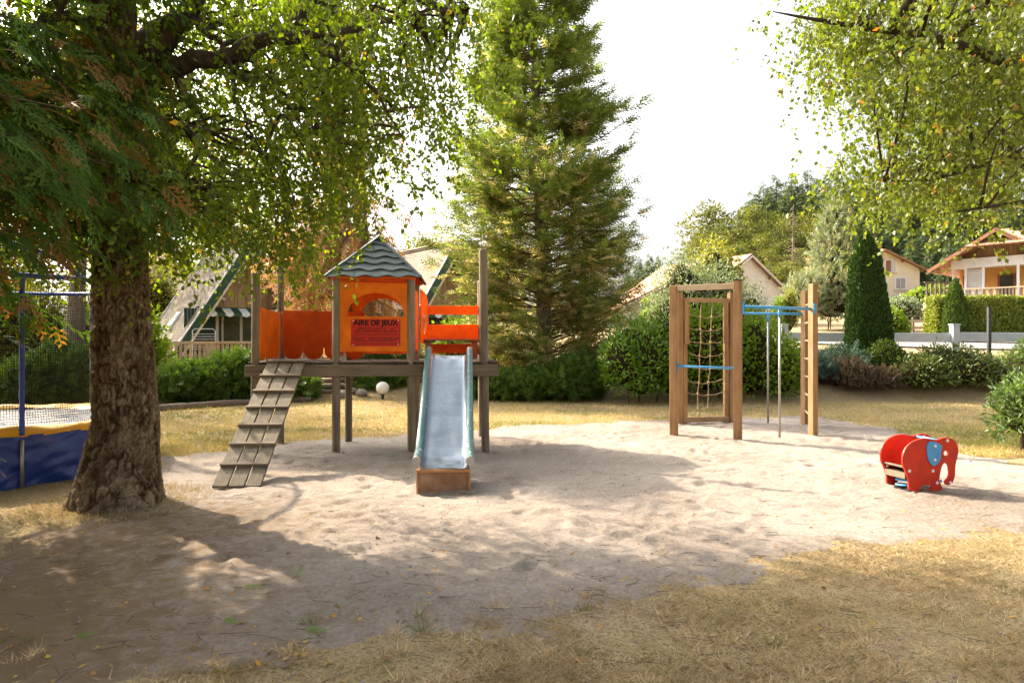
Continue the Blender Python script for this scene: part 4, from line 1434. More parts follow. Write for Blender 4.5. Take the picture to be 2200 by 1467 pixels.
def twig_foliage(rng, C, lv, tw, n_tw, n_lf, rad, hang, leaf, tone_fn, out_from=None, template=KITE, thin=.0022, tubes=True, off=(0, 0, 0)):
    """clusters of drooping leafy twigs around the centres C"""
    k = len(C)
    if k == 0:
        return
    n = k * n_tw
    c = np.repeat(C, n_tw, 0)
    S = c + rng.normal(0, 1, (n, 3)) * rad * np.array((1, 1, .75))
    o = nrm(rng.normal(0, 1, (n, 3)) * np.array((1, 1, .35)))
    if out_from is not None:
        o = nrm(o + .7 * nrm((S - out_from) * np.array((1, 1, .2))))
    h = rng.uniform(*hang, n)
    def pt(t):
        return S + o * (h * .55 * t)[:, None] - np.array((0, 0, 1.0)) * (h * (.15 * t + .70 * t * t))[:, None]
    if tubes:
        ts = [np.full(n, v) for v in (0, .5, 1)]
        P = np.stack([pt(t) for t in ts], 1)
        rr = np.array((1.6, 1.0, .4)) * thin
        X = nrm(np.cross(o, (0, 0, 1.0)))
        a = np.arange(3) * 2 * PI / 3
        V = P[:, :, None, :] + rr[None, :, None, None] * (np.cos(a)[None, None, :, None] * X[:, None, None, :] + np.sin(a)[None, None, :, None] * np.array((0, 0, 1.0)))
        V = V.reshape(n, 9, 3)
        Q = []
        for i in range(2):
            for q in range(3):
                Q.append((i * 3 + q, i * 3 + (q + 1) % 3, i * 3 + 3 + (q + 1) % 3, i * 3 + 3 + q))
        Q = np.array(Q)[None] + (np.arange(n) * 9)[:, None, None]
        tw.append((V.reshape(-1, 3) - np.asarray(off), Q.reshape(-1, 4)))
    for _ in range(n_lf):
        t = rng.uniform(.08, 1.03, n)
        p = pt(t) + rng.normal(0, .018, (n, 3))
        D = nrm(np.stack([rng.normal(0, .55, n), rng.normal(0, .55, n), rng.normal(-.65, .4, n)], -1))
        X, Y, Z = frames(D, nrm(rng.normal(0, 1, (n, 3)) + np.array((0, 0, .5))))
        lv.scatter(template[0], template[1], p, X, Y, Z, rng.uniform(.72, 1.2, n) * leaf, tone_fn(rng, n, p))

def join_tubes(name, tw, mat, parent):
    V, Q, b = [], [], 0
    for v, q in tw:
        V.append(v)
        Q.append(q + b)
        b += len(v)
    o = link(name, arr_mesh(name, np.concatenate(V), np.concatenate(Q), None, True), mat, parent)
    o['kind'] = 'stuff'
    return o

def connect(rng, C, nodes, mb, r0=.022, r1=.006, sagging=.25):
    """a bent branch from the nearest limb to each cluster"""
    for c in C:
        d = nodes - c
        dist = np.linalg.norm(d, axis=1) + .8 * np.maximum(0, nodes[:, 2] - c[2])
        i = int(np.argmin(dist))
        a = nodes[i]
        L = np.linalg.norm(c - a)
        if L < .12:
            continue
        m = (a + c) / 2 + rng.normal(0, .09, 3) * L + np.array((0, 0, sagging * L * .5))
        mb.tube(curve([a, m, c], 4), np.linspace(min(.05, r0 * (.5 + .5 * L)), r1, 9), 5, cap=False)

# ------------------------------------------------------------------ big birch at the left
rg = np.random.default_rng(101)
TB = np.array((-3.77, 6.55, 0))
bt = thing('birch_tree', 'thick old birch with corky bark and drooping leafy branches, in front of the trampoline', 'tree', TB)
zs = [-.15, 0, .15, .36, .8, 1.7, 3.0, 4.8, 7.0, 9.5, 11.5]
bark_trunk('trunk', bt, TB, zs, [(-3.77, 6.55), (-3.77, 6.55), (-3.765, 6.55), (-3.75, 6.55), (-3.71, 6.55), (-3.75, 6.57), (-3.80, 6.6), (-3.88, 6.62), (-3.95, 6.7), (-3.8, 6.8), (-3.7, 6.8)],
           [.44, .395, .36, .325, .275, .242, .222, .195, .155, .09, .03], seed=200,
           roots=((R_(200), .07, .40, .16), (R_(-20), .04, .35, .12), (R_(262), .05, .25, .10), (R_(300), .035, .22, .12), (R_(90), .06, .4, .15)))
limbs = [
    ([at(262, 190, 6.6), at(330, 110, 6.5), at(400, 30, 6.4), at(450, -80, 6.3), at(560, -260, 6.2), at(640, -420, 6.3)], (.135, .04)),
    ([at(270, 185, 6.6), at(370, 142, 6.45), at(470, 125, 6.3), at(560, 85, 6.2), at(640, 82, 6.15), at(760, 60, 6.2), at(880, 30, 6.5), at(1000, 20, 6.8)], (.105, .006)),
    ([at(370, 148, 6.45), at(405, 220, 6.4), at(442, 262, 6.35), at(425, 320, 6.3), at(400, 395, 6.25), at(368, 425, 6.2)], (.040, .010)),
    ([at(485, 118, 6.3), at(520, 165, 6.25), at(575, 172, 6.2), at(610, 205, 6.2), at(660, 300, 6.2)], (.035, .010)),
    ([at(405, 40, 6.4), at(455, 80, 6.35), at(490, 130, 6.2), at(510, 215, 6.1), at(560, 330, 6.05)], (.032, .009)),
    ([at(262, 120, 6.62), at(330, 60, 7.2), at(420, 40, 8.0), at(520, 60, 8.8), at(640, 120, 9.6)], (.10, .02)),
    ([at(250, 20, 6.62), at(180, -60, 6.9), at(60, -120, 7.5), at(-120, -160, 8.2)], (.10, .02)),
    ([at(255, -40, 6.6), at(300, -140, 5.9), at(420, -260, 5.2), at(560, -380, 4.6)], (.09, .02)),
    ([at(245, 60, 6.6), at(150, 40, 6.0), at(60, 60, 5.6), at(-60, 120, 5.3)], (.06, .015)),
    ([at(600, 80, 6.2), at(650, 20, 6.6), at(720, -60, 7.2), at(860, -120, 7.8)], (.045, .015)),
    ([at(640, 82, 6.15), at(720, 130, 5.9), at(800, 190, 5.8), at(860, 290, 5.8)], (.030, .008)),
    ([at(250, -200, 6.7), at(200, -420, 7.4), at(120, -600, 8.4)], (.09, .02)),
    ([at(250, -250, 6.7), at(380, -460, 7.6), at(540, -620, 8.6)], (.09, .02)),
    ([at(255, 250, 6.6), at(340, 262, 6.5), at(390, 275, 6.45), at(440, 285, 6.4)], (.045, .014)),
]
nodes = []
for P, (r0, r1) in limbs:
    c = curve(P, 7)
    wob = np.stack([noise2(np.arange(len(c)) * .6 + i * 11, np.zeros(len(c)) + P[0][0] * 7, 5) for i in range(3)], -1) * .03
    wob[0] = 0
    c = c + wob
    MB().tube(c, np.linspace(r0, r1, len(c)), 10).build('limb', BRANCHBARK, bt, smooth=True, off=TB)
    nodes.append(c)
nodes = np.concatenate(nodes)

def yb_left(x):
    return np.interp(x, [-400, 0, 150, 230, 330, 400, 480, 560, 620, 700, 760, 830, 900, 960, 1000, 1040], [480, 500, 520, 420, 560, 580, 560, 555, 565, 520, 440, 430, 370, 330, 270, 150])
def in_left(P):
    px, py = project(P)
    vis = (py < yb_left(px) - 85) & (px < 1005 - .06 * np.maximum(py, 0))
    gap = ((px - 955) / 60) ** 2 + ((py - 330) / 90) ** 2 < 1
    return (vis & ~gap) | (py < -60)
# loose crown clusters added to cast dappled shade, the higher ones mostly unseen
Cx = np.stack([rg.uniform(-2.9, -.7, 60), rg.uniform(7.1, 8.9, 60), rg.uniform(3.9, 6.6, 60)], -1)
Cx = Cx[in_left(Cx)][:40]
Cx = np.concatenate([Cx, np.stack([rg.uniform(-5.0, -1.8, 46), rg.uniform(8.4, 10.6, 46), rg.uniform(6.3, 8.8, 46)], -1)])
def near_limb(P):
    px, py = project(P)
    return (px > 270) & (px < 660) & (py > -20) & (py < 230) & (P[:, 1] < 6.6) & (rg.random(len(P)) < .85)
C = np.array((-3.3, 7.0, 6.3)) + nrm(rg.normal(0, 1, (9000, 3))) * (rg.random((9000, 1)) ** .45) * np.array((3.6, 2.2, 4.6)) * 1.0
C[:, 1] -= .35
C = C[(C[:, 1] > 5.1) & in_left(C) & ~near_limb(C) & (C[:, 2] > 2.35)]
px, py = project(C)
view = (py > -80) & (px > -120) & (px < 1150)
Cv, Ca = C[view][:190], C[~view][:80]
lv, tw = Leaves(), []
bm_ = MB()
connect(rg, Cv, nodes, bm_)
connect(rg, Ca, nodes, bm_, .03)
connect(rg, Cx, nodes, bm_, .03)
def btone(g, n, p):
    t = g.beta(2, 2.4, n) * .93
    return np.where(g.random(n) < .018, g.uniform(.95, 1, n), t)
twig_foliage(rg, Cv, lv, tw, 19, 15, .34, (.25, .70), .052, btone, TB + (0, 0, 5), off=TB)
twig_foliage(rg, Cx, lv, tw, 10, 12, .32, (.3, .7), .058, btone, TB + (0, 0, 5), off=TB, tubes=False)
twig_foliage(rg, Ca, lv, tw, 13, 12, .45, (.3, .8), .075, btone, TB + (0, 0, 5), off=TB, tubes=False)
# long hanging sprays in front of the first chalet and above the ramp
HP = [(340, 500), (372, 530), (400, 575), (415, 470), (430, 520), (455, 560), (480, 480), (495, 545), (520, 500), (545, 540), (560, 470), (575, 520), (600, 560), (625, 590), (640, 545), (660, 500), (690, 500), (715, 470), (735, 430), (765, 390), (800, 370), (350, 420), (380, 450), (600, 470), (570, 590), (655, 610)]
Hc = np.array([at(x, y - 60, rg.uniform(5.9, 7.4)) for x, y in HP])
connect(rg, Hc, nodes, bm_, .012, .003, .1)
twig_foliage(rg, Hc, lv, tw, 11, 14, .12, (.25, .55), .050, btone, off=TB)
# sprouts low on the trunk
Sp = np.array([(-3.77 + .33 * math.cos(a), 6.56 + .33 * math.sin(a), z) for a, z in [(R_(-110), 2.35), (R_(-70), 2.25), (R_(-95), 2.55), (R_(-130), 2.75), (R_(-50), 2.8), (R_(-15), 2.6), (R_(-85), 3.0), (R_(-160), 2.5), (R_(-100), 3.5), (R_(-60), 3.9), (R_(-120), 4.2)]])
twig_foliage(rg, Sp, lv, tw, 7, 12, .10, (.15, .35), .048, btone, off=TB)
bm_.build('branches', BRANCHBARK, bt, smooth=True, off=TB)['kind'] = 'stuff'
join_tubes('twigs', tw, TWIG, bt)
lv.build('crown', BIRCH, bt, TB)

# ------------------------------------------------------------------ birch at the right edge
rg = np.random.default_rng(202)
TB2 = np.array((7.4, 7.0, 0))
b2 = thing('birch_tree', 'sunlit birch at the right edge with weeping leafy twigs against the sky', 'tree', TB2)
bark_trunk('trunk', b2, TB2, [-.1, 0, .4, 2, 5, 8, 11], [(7.4, 7), (7.4, 7), (7.4, 7), (7.35, 7), (7.2, 6.9), (7.1, 6.8), (7.0, 6.8)], [.34, .30, .25, .20, .15, .10, .03], nu=60, nz=90, seed=240)
limbs = [
    ([(7.3, 6.95, 2.6), at(2330, 300, 6.6), at(2200, 335, 6.4), at(2100, 358, 6.3), at(2000, 385, 6.2), at(1900, 390, 6.15)], (.045, .006)),
    ([(7.3, 6.95, 3.2), at(2300, 200, 6.6), at(2150, 130, 6.4), at(2000, 80, 6.2), at(1860, 60, 6.1), at(1740, 40, 6.1), at(1660, 25, 6.1)], (.07, .005)),
    ([(7.25, 6.9, 4.0), at(2240, 40, 6.6), at(2100, -60, 6.5), at(1950, -120, 6.6), at(1800, -110, 6.8)], (.08, .012)),
    ([(7.25, 6.9, 3.6), at(2300, 120, 7.4), at(2150, 150, 8.2), at(2000, 200, 8.8)], (.06, .012)),
    ([(7.2, 6.9, 5.0), (6.2, 6.0, 6.2), (5.2, 5.2, 7.0), (4.4, 4.8, 7.3)], (.07, .015)),
    ([(7.2, 6.9, 5.5), (8.2, 7.8, 6.6), (9.2, 8.4, 7.2)], (.07, .015)),
    ([(7.3, 6.9, 3.0), at(2340, 420, 6.0), at(2230, 430, 5.9), at(2120, 445, 5.9), at(2020, 460, 5.9)], (.035, .006)),
    ([(7.15, 6.85, 6.5), (6.4, 7.6, 7.8), (5.6, 8.2, 8.4)], (.06, .012)),
]
nodes = []
for P, (r0, r1) in limbs:
    c = curve(P, 7)
    MB().tube(c, np.linspace(r0, r1, len(c)), 8).build('limb', BRANCHBARK, b2, smooth=True, off=TB2)
    nodes.append(c)
nodes = np.concatenate(nodes)
def yb_right(x):
    return np.interp(x, [1640, 1680, 1720, 1760, 1800, 1850, 1900, 1950, 1985, 2010, 2060, 2120, 2160, 2200, 2400], [10, 120, 210, 260, 320, 300, 330, 390, 520, 575, 590, 560, 520, 480, 480])
def in_right(P):
    px, py = project(P)
    top = (py < yb_right(px) - 130) & (px > 1760 + .22 * np.maximum(py, 0))
    low = (px > 1940) & (px < 1995) & (py > 370) & (py < 400)
    return top | low | ((py < -60) & (px > 1880))
C = np.array((6.3, 6.6, 5.4)) + nrm(rg.normal(0, 1, (9000, 3))) * (rg.random((9000, 1)) ** .42) * np.array((4.0, 2.9, 4.2))
C = C[(C[:, 1] > 4.0) & in_right(C) & (C[:, 2] > 2.2)]
px, py = project(C)
view = (py > -80) & (px < 2320)
Cv, Ca = C[view][:165], C[~view][:90]
low = np.array([at(rg.uniform(1885, 1970), rg.uniform(345, 370), rg.uniform(6.0, 7.0)) for _ in range(10)])
edge = np.array([at(x + 40, y - 45, rg.uniform(5.9, 7.0)) for x, y in ((1740, 120), (1735, 40), (1760, 160), (1790, 215), (1815, 250), (1850, 235), (1890, 260), (1780, 120), (1820, 150), (1760, 70), (1800, 60), (1850, 110), (1900, 150), (1940, 260), (1960, 320))])
lv, tw, bm_ = Leaves(), [], MB()
connect(rg, np.concatenate([Cv, low, edge]), nodes, bm_, .014, .004)
connect(rg, Ca, nodes, bm_, .03)
def btone2(g, n, p):
    t = g.beta(2, 2, n) * .97
    return np.where(g.random(n) < .010, g.uniform(.985, 1, n), t)
twig_foliage(rg, np.concatenate([Cv, low]), lv, tw, 17, 15, .28, (.25, .62), .052, btone2, off=TB2)
twig_foliage(rg, edge, lv, tw, 14, 13, .17, (.2, .5), .050, btone2, off=TB2)
twig_foliage(rg, Ca, lv, tw, 12, 11, .45, (.3, .8), .075, btone2, off=TB2, tubes=False)
bm_.build('branches', BRANCHBARK, b2, smooth=True, off=TB2)['kind'] = 'stuff'
join_tubes('twigs', tw, TWIG, b2)
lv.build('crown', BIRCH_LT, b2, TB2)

# ------------------------------------------------------------------ conifers with flat sprays
def sprays(rng, lv, bmesh_, root, n_br, zr, rad, el, per, tmpl, size, tone_fn, azr=(0, 2 * PI), r_br=.02, zpow=1.0, droop=.35, tip=.25, off=(0, 0, 0), side=.9, accept=None, tmin=.3, trunk=None):
    for _ in range(n_br):
        z = zr[0] + (zr[1] - zr[0]) * rng.random() ** zpow
        az = rng.uniform(*azr)
        L = rad(z, az) * rng.uniform(.72, 1.08)
        if L < .1:
            continue
        e = rng.uniform(*el)
        c0 = trunk(z) if trunk is not None else np.array((root[0], root[1], z))
        hd = np.array((math.cos(az), math.sin(az), 0))
        t = np.linspace(0, 1, 7)
        P = c0 + hd * (L * t)[:, None] + np.array((0, 0, 1.0)) * (L * (e * t - droop * t ** 2 + tip * t ** 3))[:, None]
        P += np.array((-hd[1], hd[0], 0)) * (L * .10 * rng.normal() * t ** 2)[:, None]
        n = max(4, int(per * L * rng.uniform(.8, 1.2)))
        tt = tmin + (1 - tmin) * rng.random(n) ** .8
        idx = tt * 6
        i0 = np.minimum(idx.astype(int), 5)
        fr_ = (idx - i0)[:, None]
        p = P[i0] * (1 - fr_) + P[i0 + 1] * fr_
        T = nrm(P[i0 + 1] - P[i0])
        S = nrm(np.cross(T, (0, 0, 1.0)))
        sd_ = rng.choice((-1, 1), n)[:, None] * rng.uniform(.15, side, (n, 1))
        D = nrm(T + S * sd_ + np.stack([np.zeros(n), np.zeros(n), rng.normal(-.05, .28, n)], -1))
        p = p + S * rng.normal(0, .06, (n, 1)) * L + np.array((0, 0, 1.0)) * rng.normal(0, .04, (n, 1)) * L
        if accept is not None:
            k = accept(p)
            if k.mean() < .45:
                continue
            p, D, tt = p[k], D[k], tt[k]
            n = len(p)
        if bmesh_ is not None:
            Pe = P[:max(3, int(math.ceil(float(tt.max()) * 6)))]
            bmesh_.tube(Pe - np.asarray(off), np.linspace(r_br * (.4 + .3 * L), .003, 7)[:len(Pe)], 4, cap=False)
        X, Y, Z = frames(D, nrm(rng.normal(0, .45, (n, 3)) + np.array((0, 0, 1.0))))
        lv.scatter(tmpl[0], tmpl[1], p, X, Y, Z, size * rng.uniform(.65, 1.25, n) * (1.15 - .35 * tt), tone_fn(rng, n, p, tt))

# central conifer
rg = np.random.default_rng(303)
CT = np.array((1.02, 20.4, float(H(1.02, 20.4))))
ct = thing('conifer', 'tall broad cypress with fine sprays and tan dead inner twigs behind the slide', 'tree', CT)
def ctrunk(z):
    return np.array((1.02 - .035 * (z - CT[2]), 20.4, z))
zz = np.linspace(CT[2] - .2, 17.2, 16)
MB().tube([ctrunk(z) for z in zz], np.interp(zz, [0, 1, 8, 17.2], [.30, .24, .14, .02]), 12).build('trunk', GREYTRUNK, ct, smooth=True, off=CT)
def crad(z, az):
    r = np.interp(z, [.4, .9, 2, 3.3, 5, 6.2, 8.9, 11.6, 14, 16, 17.2], [1.8, 2.35, 2.75, 2.95, 2.88, 2.72, 2.1, 1.48, .92, .42, .05])
    return r * (1 + .10 * math.sin(az * 3 + z * 1.3) + .06 * math.sin(z * 4.1 + az))
lv, bm_ = Leaves(), MB()
def ctone(g, n, p, t):
    low = np.interp(p[:, 2], [.5, 3, 6, 10], [.70, .50, .20, .08])
    brown = g.random(n) < np.clip(low * (1.5 - t), 0, .95)
    return np.where(brown, g.uniform(.64, 1, n), g.beta(2, 1.9, n) * .60)
FC = [frond(7, .095, L=.40, seed=s) for s in (1, 2, 3)]
for i, T in enumerate(FC):
    sprays(rg, lv, bm_, CT, 290, (.55, 17.0), crad, (.05, .50), 20, T, .46, ctone, r_br=.022, droop=.30, tip=.32, off=CT, trunk=ctrunk, zpow=1.1)
bm_.build('branches', DEADTWIG, ct, smooth=True)['kind'] = 'stuff'
lv.build('crown', CONIFER, ct, CT)

# cypress at the left edge
rg = np.random.default_rng(404)
YT = np.array((-5.45, 4.95, 0))
yt = thing('cypress_tree', 'green cypress reaching in from the left edge with drooping scaly sprays and brown tips', 'tree', YT)
MB().tube([(YT[0], YT[1], z) for z in np.linspace(-.1, 9.2, 12)], np.linspace(.20, .02, 12), 12).build('trunk', GREYTRUNK, yt, smooth=True, off=YT)
def yrad(z, az):
    return np.interp(z, [1.2, 2.0, 2.6, 3.6, 4.6, 6, 9.2], [2.0, 2.7, 3.05, 3.10, 2.75, 2.0, .1]) * (1 - .12 * math.sin(az * 2 + z * 2))
def ytone(g, n, p, t):
    br = g.random(n) < .20
    return np.where(br, g.uniform(.80, 1, n), g.beta(2, 2, n) * .76)
lv, bm_ = Leaves(), MB()
YF = [frond(13, .050, L=.30, sub=2, droop=.45, seed=s) for s in (6, 7)]
def yacc(p):
    px, py = project(p)
    lim = np.interp(px, [-100, 120, 200, 330, 400, 440], [640, 560, 545, 545, 440, 300])
    lo_ = (px < 110) & (py > 735) & (py < 790)
    return (((py < lim - 15) & (px < 400 - .0 * py)) | lo_) & (py > 20)
for T in YF:
    sprays(rg, lv, bm_, YT, 62, (2.0, 4.6), yrad, (.02, .30), 10, T, .30, ytone, azr=(R_(-38), R_(62)), r_br=.006, droop=.34, tip=.0, off=YT, accept=yacc, tmin=.22)
YC = frond(7, .11, L=.42, seed=8)
sprays(rg, lv, bm_, YT, 190, (1.9, 9.0), yrad, (.0, .35), 20, YC, .40, ytone, azr=(R_(62), R_(322)), r_br=.012, droop=.5, tip=0, off=YT)
sprays(rg, lv, bm_, YT, 60, (4.9, 9.0), yrad, (.0, .35), 20, YC, .40, ytone, azr=(R_(-38), R_(62)), r_br=.012, droop=.4, tip=0, off=YT)
sprays(rg, lv, bm_, YT, 16, (.9, 2.1), lambda z, az: 1.1, (.0, .35), 26, YC, .42, ytone, azr=(R_(-20), R_(120)), r_br=.008, droop=.4, tip=0, off=YT)  # short low sprays out of view, added to shade the left foreground
# bare shaded lower branches
for k in range(0):
    z = rg.uniform(2.0, 2.8)
    az = R_(rg.uniform(15, 60))
    L = rg.uniform(1.2, 2.0)
    hd = np.array((math.cos(az), math.sin(az), 0))
    P = [YT + (0, 0, z) + hd * L * t + np.array((0, 0, 1)) * (.12 * t - .30 * t * t) * L + rg.normal(0, .02, 3) for t in np.linspace(0, 1, 7)]
    bm_.tube(np.array(P) - YT, np.linspace(.014, .003, 7), 4, cap=False)
bm_.build('branches', TWIG, yt, smooth=True)['kind'] = 'stuff'
lv.build('crown', CYPRESS, yt, YT)

# dead brown conifer behind the hut
rg = np.random.default_rng(505)
DT = np.array((-4.75, 20.9, float(H(-4.75, 20.9))))
dt = thing('dead_conifer', 'dying three stemmed conifer with orange brown hanging foliage behind the hut', 'tree', DT)
stems = []
for i, (px0, px1) in enumerate(((712, 702), (733, 728), (772, 775))):
    P = [np.array((DT[0] + (i - 1) * .12, DT[1] + (.15 if i == 1 else 0), DT[2] - .2)), np.array((DT[0] + (i - 1) * .20, DT[1], 1.0)), at(px0 + 18, 640, 20.9), at(px0, 420, 20.9), at(px1, 250, 20.9), at(px1 - 4, 0, 20.9), at(px1 - 2, -180, 20.9)]
    c = curve(P, 5)
    MB().tube(c, np.interp(np.arange(len(c)) / len(c), [0, .12, .3, .7, 1], [.46, .33, .22, .15, .04]), 12).build('stem', GREYTRUNK, dt, smooth=True, off=DT)
    stems.append(c)
lv, bm_ = Leaves(), MB()
DF = frond(8, .06, L=.34, droop=.5, seed=12)
for k in range(210):
    c = stems[k % 3]
    z = rg.uniform(2.2, 12.0)
    i = int(np.argmin(np.abs(c[:, 2] - z)))
    a = c[i]
    az = rg.uniform(0, 2 * PI)
    L = rg.uniform(1.0, 2.6) * np.interp(z, [2, 5, 13], [1.0, 1.0, .5])
    hd = np.array((math.cos(az), math.sin(az), 0))
    t = np.linspace(0, 1, 6)
    P = a + hd * (L * t)[:, None] + np.array((0, 0, 1.0)) * (L * (.18 * t - .55 * t ** 2))[:, None]
    bm_.tube(P - DT, np.linspace(.028, .006, 6), 4, cap=False)
    for q in range(7):
        u = rg.uniform(.25, 1)
        j = min(4, int(u * 5))
        b = P[j] * (1 - (u * 5 - j)) + P[j + 1] * (u * 5 - j)
        sd_ = np.array((-hd[1], hd[0], 0)) * rg.choice((-1, 1))
        e = nrm(hd * .6 + sd_ * rg.uniform(.2, .9) + np.array((0, 0, rg.uniform(-.9, -.1)))) * rg.uniform(.3, .8)
        bm_.tube(np.array([b, b + e * .5 + (0, 0, .03), b + e]) - DT, [.008, .006, .003], 3, cap=False)
    dense_ = 9 if (hd[0] < .3 and 2.0 < z < 5.2) else (3 if z < 6.5 else 1)
    n = int(dense_ * 6)
    u = rg.uniform(.3, 1, n) * 5
    j = np.minimum(4, u.astype(int))
    p = P[j] * (1 - (u - j))[:, None] + P[j + 1] * (u - j)[:, None] + rg.normal(0, .10, (n, 3))
    D = nrm(np.stack([rg.normal(0, .28, n), rg.normal(0, .28, n), -np.ones(n)], -1))
    X, Y, Z = frames(D, nrm(rg.normal(0, 1, (n, 3))))
    lv.scatter(DF[0], DF[1], p, X, Y, Z, rg.uniform(.28, .62, n), rg.random(n))
bm_.build('branches', DEADTWIG, dt, smooth=True)['kind'] = 'stuff'
lv.build('dead_foliage', DEADSPRAY, dt, DT)
# ------------------------------------------------------------------ shrubs: helpers
def lump(g):
    K = nrm(g.normal(0, 1, (7, 3)))
    f = g.uniform(2, 5.5, 7)
    ph_ = g.uniform(0, 6.28, 7)
    def fn(d):
        return 1 + .045 * sum(np.sin(d @ K[i] * f[i] + ph_[i]) for i in range(7))
    return fn

def shrub(name, label, cat, base, lobes, n, size, mat, seed, template=OVAL, group=None, depth=.30, up=.35, core=.78, stalks=0, tone=None, spread=.6, scat=.05):
    """leaves through the outer shell of lumpy lobes (dx, dy, dz, rx, ry, rz) over a solid dark core painted as shaded twigs"""
    g = np.random.default_rng(seed)
    base = np.array(base, float)
    o = thing(name, label, cat, base, 0, group)
    lv = Leaves()
    vol = np.array([(l[3] * l[4] + l[4] * l[5] + l[3] * l[5]) for l in lobes])
    cm = MB()
    L0 = np.array(lobes, float)
    for li, l in enumerate(L0):
        fn = lump(g)
        k = int(n * vol[li] / vol.sum())
        d = nrm(g.normal(0, 1, (k, 3)))
        d = d[d[:, 2] > -.75]
        k = len(d)
        r = (1 - depth * g.random(k) ** 1.6) * fn(d) + g.normal(0, scat, k) + (g.random(k) < .07) * g.uniform(0, .20, k)
        p = l[:3] + d * r[:, None] * l[3:]
        # drop leaves buried in other lobes or in the ground
        keep = p[:, 2] > .0
        for lj, m in enumerate(L0):
            if lj != li:
                keep &= (((p - m[:3]) / m[3:]) ** 2).sum(1) > .55
        p, d = p[keep], d[keep]
        k = len(p)
        D = nrm(d + g.normal(0, spread, (k, 3)) + np.array((0, 0, up)))
        X, Y, Z = frames(D, nrm(d + g.normal(0, .6, (k, 3)) + np.array((0, 0, .4))))
        t = g.beta(2, 2.2, k) if tone is None else tone(g, k, p)
        lv.scatter(template[0], template[1], p, X, Y, Z, size * g.uniform(.65, 1.25, k), t)
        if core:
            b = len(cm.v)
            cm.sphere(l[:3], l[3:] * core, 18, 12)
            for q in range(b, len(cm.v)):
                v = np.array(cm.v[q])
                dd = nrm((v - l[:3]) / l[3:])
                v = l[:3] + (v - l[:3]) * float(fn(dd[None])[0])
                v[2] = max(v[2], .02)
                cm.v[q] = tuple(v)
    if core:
        cm.build('shaded_twig_core', CORE, o, smooth=True)
    for q in range(stalks):
        l = L0[q % len(L0)]
        a = g.uniform(0, 6.28)
        e = l[:3] + np.array((math.cos(a) * l[3] * .5, math.sin(a) * l[4] * .5, .1))
        MB().tube(curve([(l[0] * .6, l[1] * .6, -.05), (l[0] * .8, l[1] * .8, e[2] * .5), e], 4), np.linspace(.025, .010, 9), 5).build('stem', TWIG, o, smooth=True)
    lv.build('foliage', mat, o)
    return o

SPR = frond(7, .12, L=.42, droop=.2, seed=21)
SPR2 = frond(6, .12, L=.36, droop=.1, seed=22)

def gpos(px, d, dz=0.0):
    x = (px - 1100) / F * d
    return np.array((x, d, float(H(x, d)) + dz))

def bounds_lobe(px0, px1, py0, py1, d, ry, base):
    """lobe that spans these pixels at distance d"""
    x0, x1 = (px0 - 1100) / F * d, (px1 - 1100) / F * d
    z0, z1 = EYE + (733 - py1) * d / F, EYE + (733 - py0) * d / F
    return ((x0 + x1) / 2 - base[0], d - base[1], (z0 + z1) / 2 - base[2], (x1 - x0) / 2, ry, (z1 - z0) / 2)

# laurel beside the climbing frame and the soft shrub behind it
b = gpos(1370, 17.2)
shrub('laurel_bush', 'glossy green laurel bush left of the climbing frame', 'bush', b,
      [bounds_lobe(1300, 1450, 688, 866, 17.2, 1.0, b), bounds_lobe(1288, 1390, 720, 850, 16.9, .8, b), bounds_lobe(1390, 1480, 690, 865, 17.4, .9, b)], 8000, .135, LAUREL, 31, LANCE, stalks=4, up=.6, scat=.085, depth=.38, core=.72)
b = gpos(1590, 17.6)
shrub('leafy_bush', 'broad soft green bush behind the rope net', 'bush', b,
      [bounds_lobe(1440, 1600, 650, 870, 17.6, 1.0, b), bounds_lobe(1540, 1690, 665, 868, 17.8, 1.0, b), bounds_lobe(1630, 1720, 720, 866, 18, .8, b)], 10500, .105, VIBURNUM, 32, KITE, stalks=4, scat=.11, depth=.42, core=.70)
b = gpos(1500, 23.5)
shrub('grey_green_shrub', 'tall loose grey green shrub behind the climbing frame', 'bush', b,
      [bounds_lobe(1395, 1560, 562, 760, 23.5, 1.4, b), bounds_lobe(1490, 1605, 570, 770, 23.8, 1.5, b), bounds_lobe(1570, 1645, 620, 760, 23.2, 1.2, b), bounds_lobe(1385, 1470, 630, 760, 22.8, 1.0, b), bounds_lobe(1430, 1500, 555, 640, 24, .7, b)],
      15000, .10, SILVER, 33, OVAL, depth=.5, core=.62, scat=.12, stalks=6)
b = gpos(1535, 36)
shrub('yellow_green_bush', 'bright yellow green treetop between the grey shrub and the forest', 'bush', b,
      [bounds_lobe(1490, 1575, 515, 640, 36, 1.5, b), bounds_lobe(1525, 1590, 545, 660, 36, 1.4, b), bounds_lobe(1470, 1540, 560, 700, 36, 1.5, b)], 5000, .17, YELLOWGREEN, 34, KITE, depth=.5, core=.6, scat=.10, stalks=3)
b = gpos(1770, 38)
shrub('blue_green_pine', 'pale blue green pine with tan branches left of the dark clipped column', 'tree', b,
      [bounds_lobe(1735, 1835, 560, 705, 38, 2.0, b), bounds_lobe(1755, 1830, 470, 640, 38.3, 1.6, b), bounds_lobe(1772, 1815, 428, 540, 38.3, 1.0, b), bounds_lobe(1695, 1770, 590, 700, 37.6, 1.5, b), bounds_lobe(1800, 1875, 520, 690, 38, 1.6, b)],
      9000, .42, BLUEPINE, 35, SPR2, depth=.45, core=.75, scat=.10, up=.8, stalks=6)
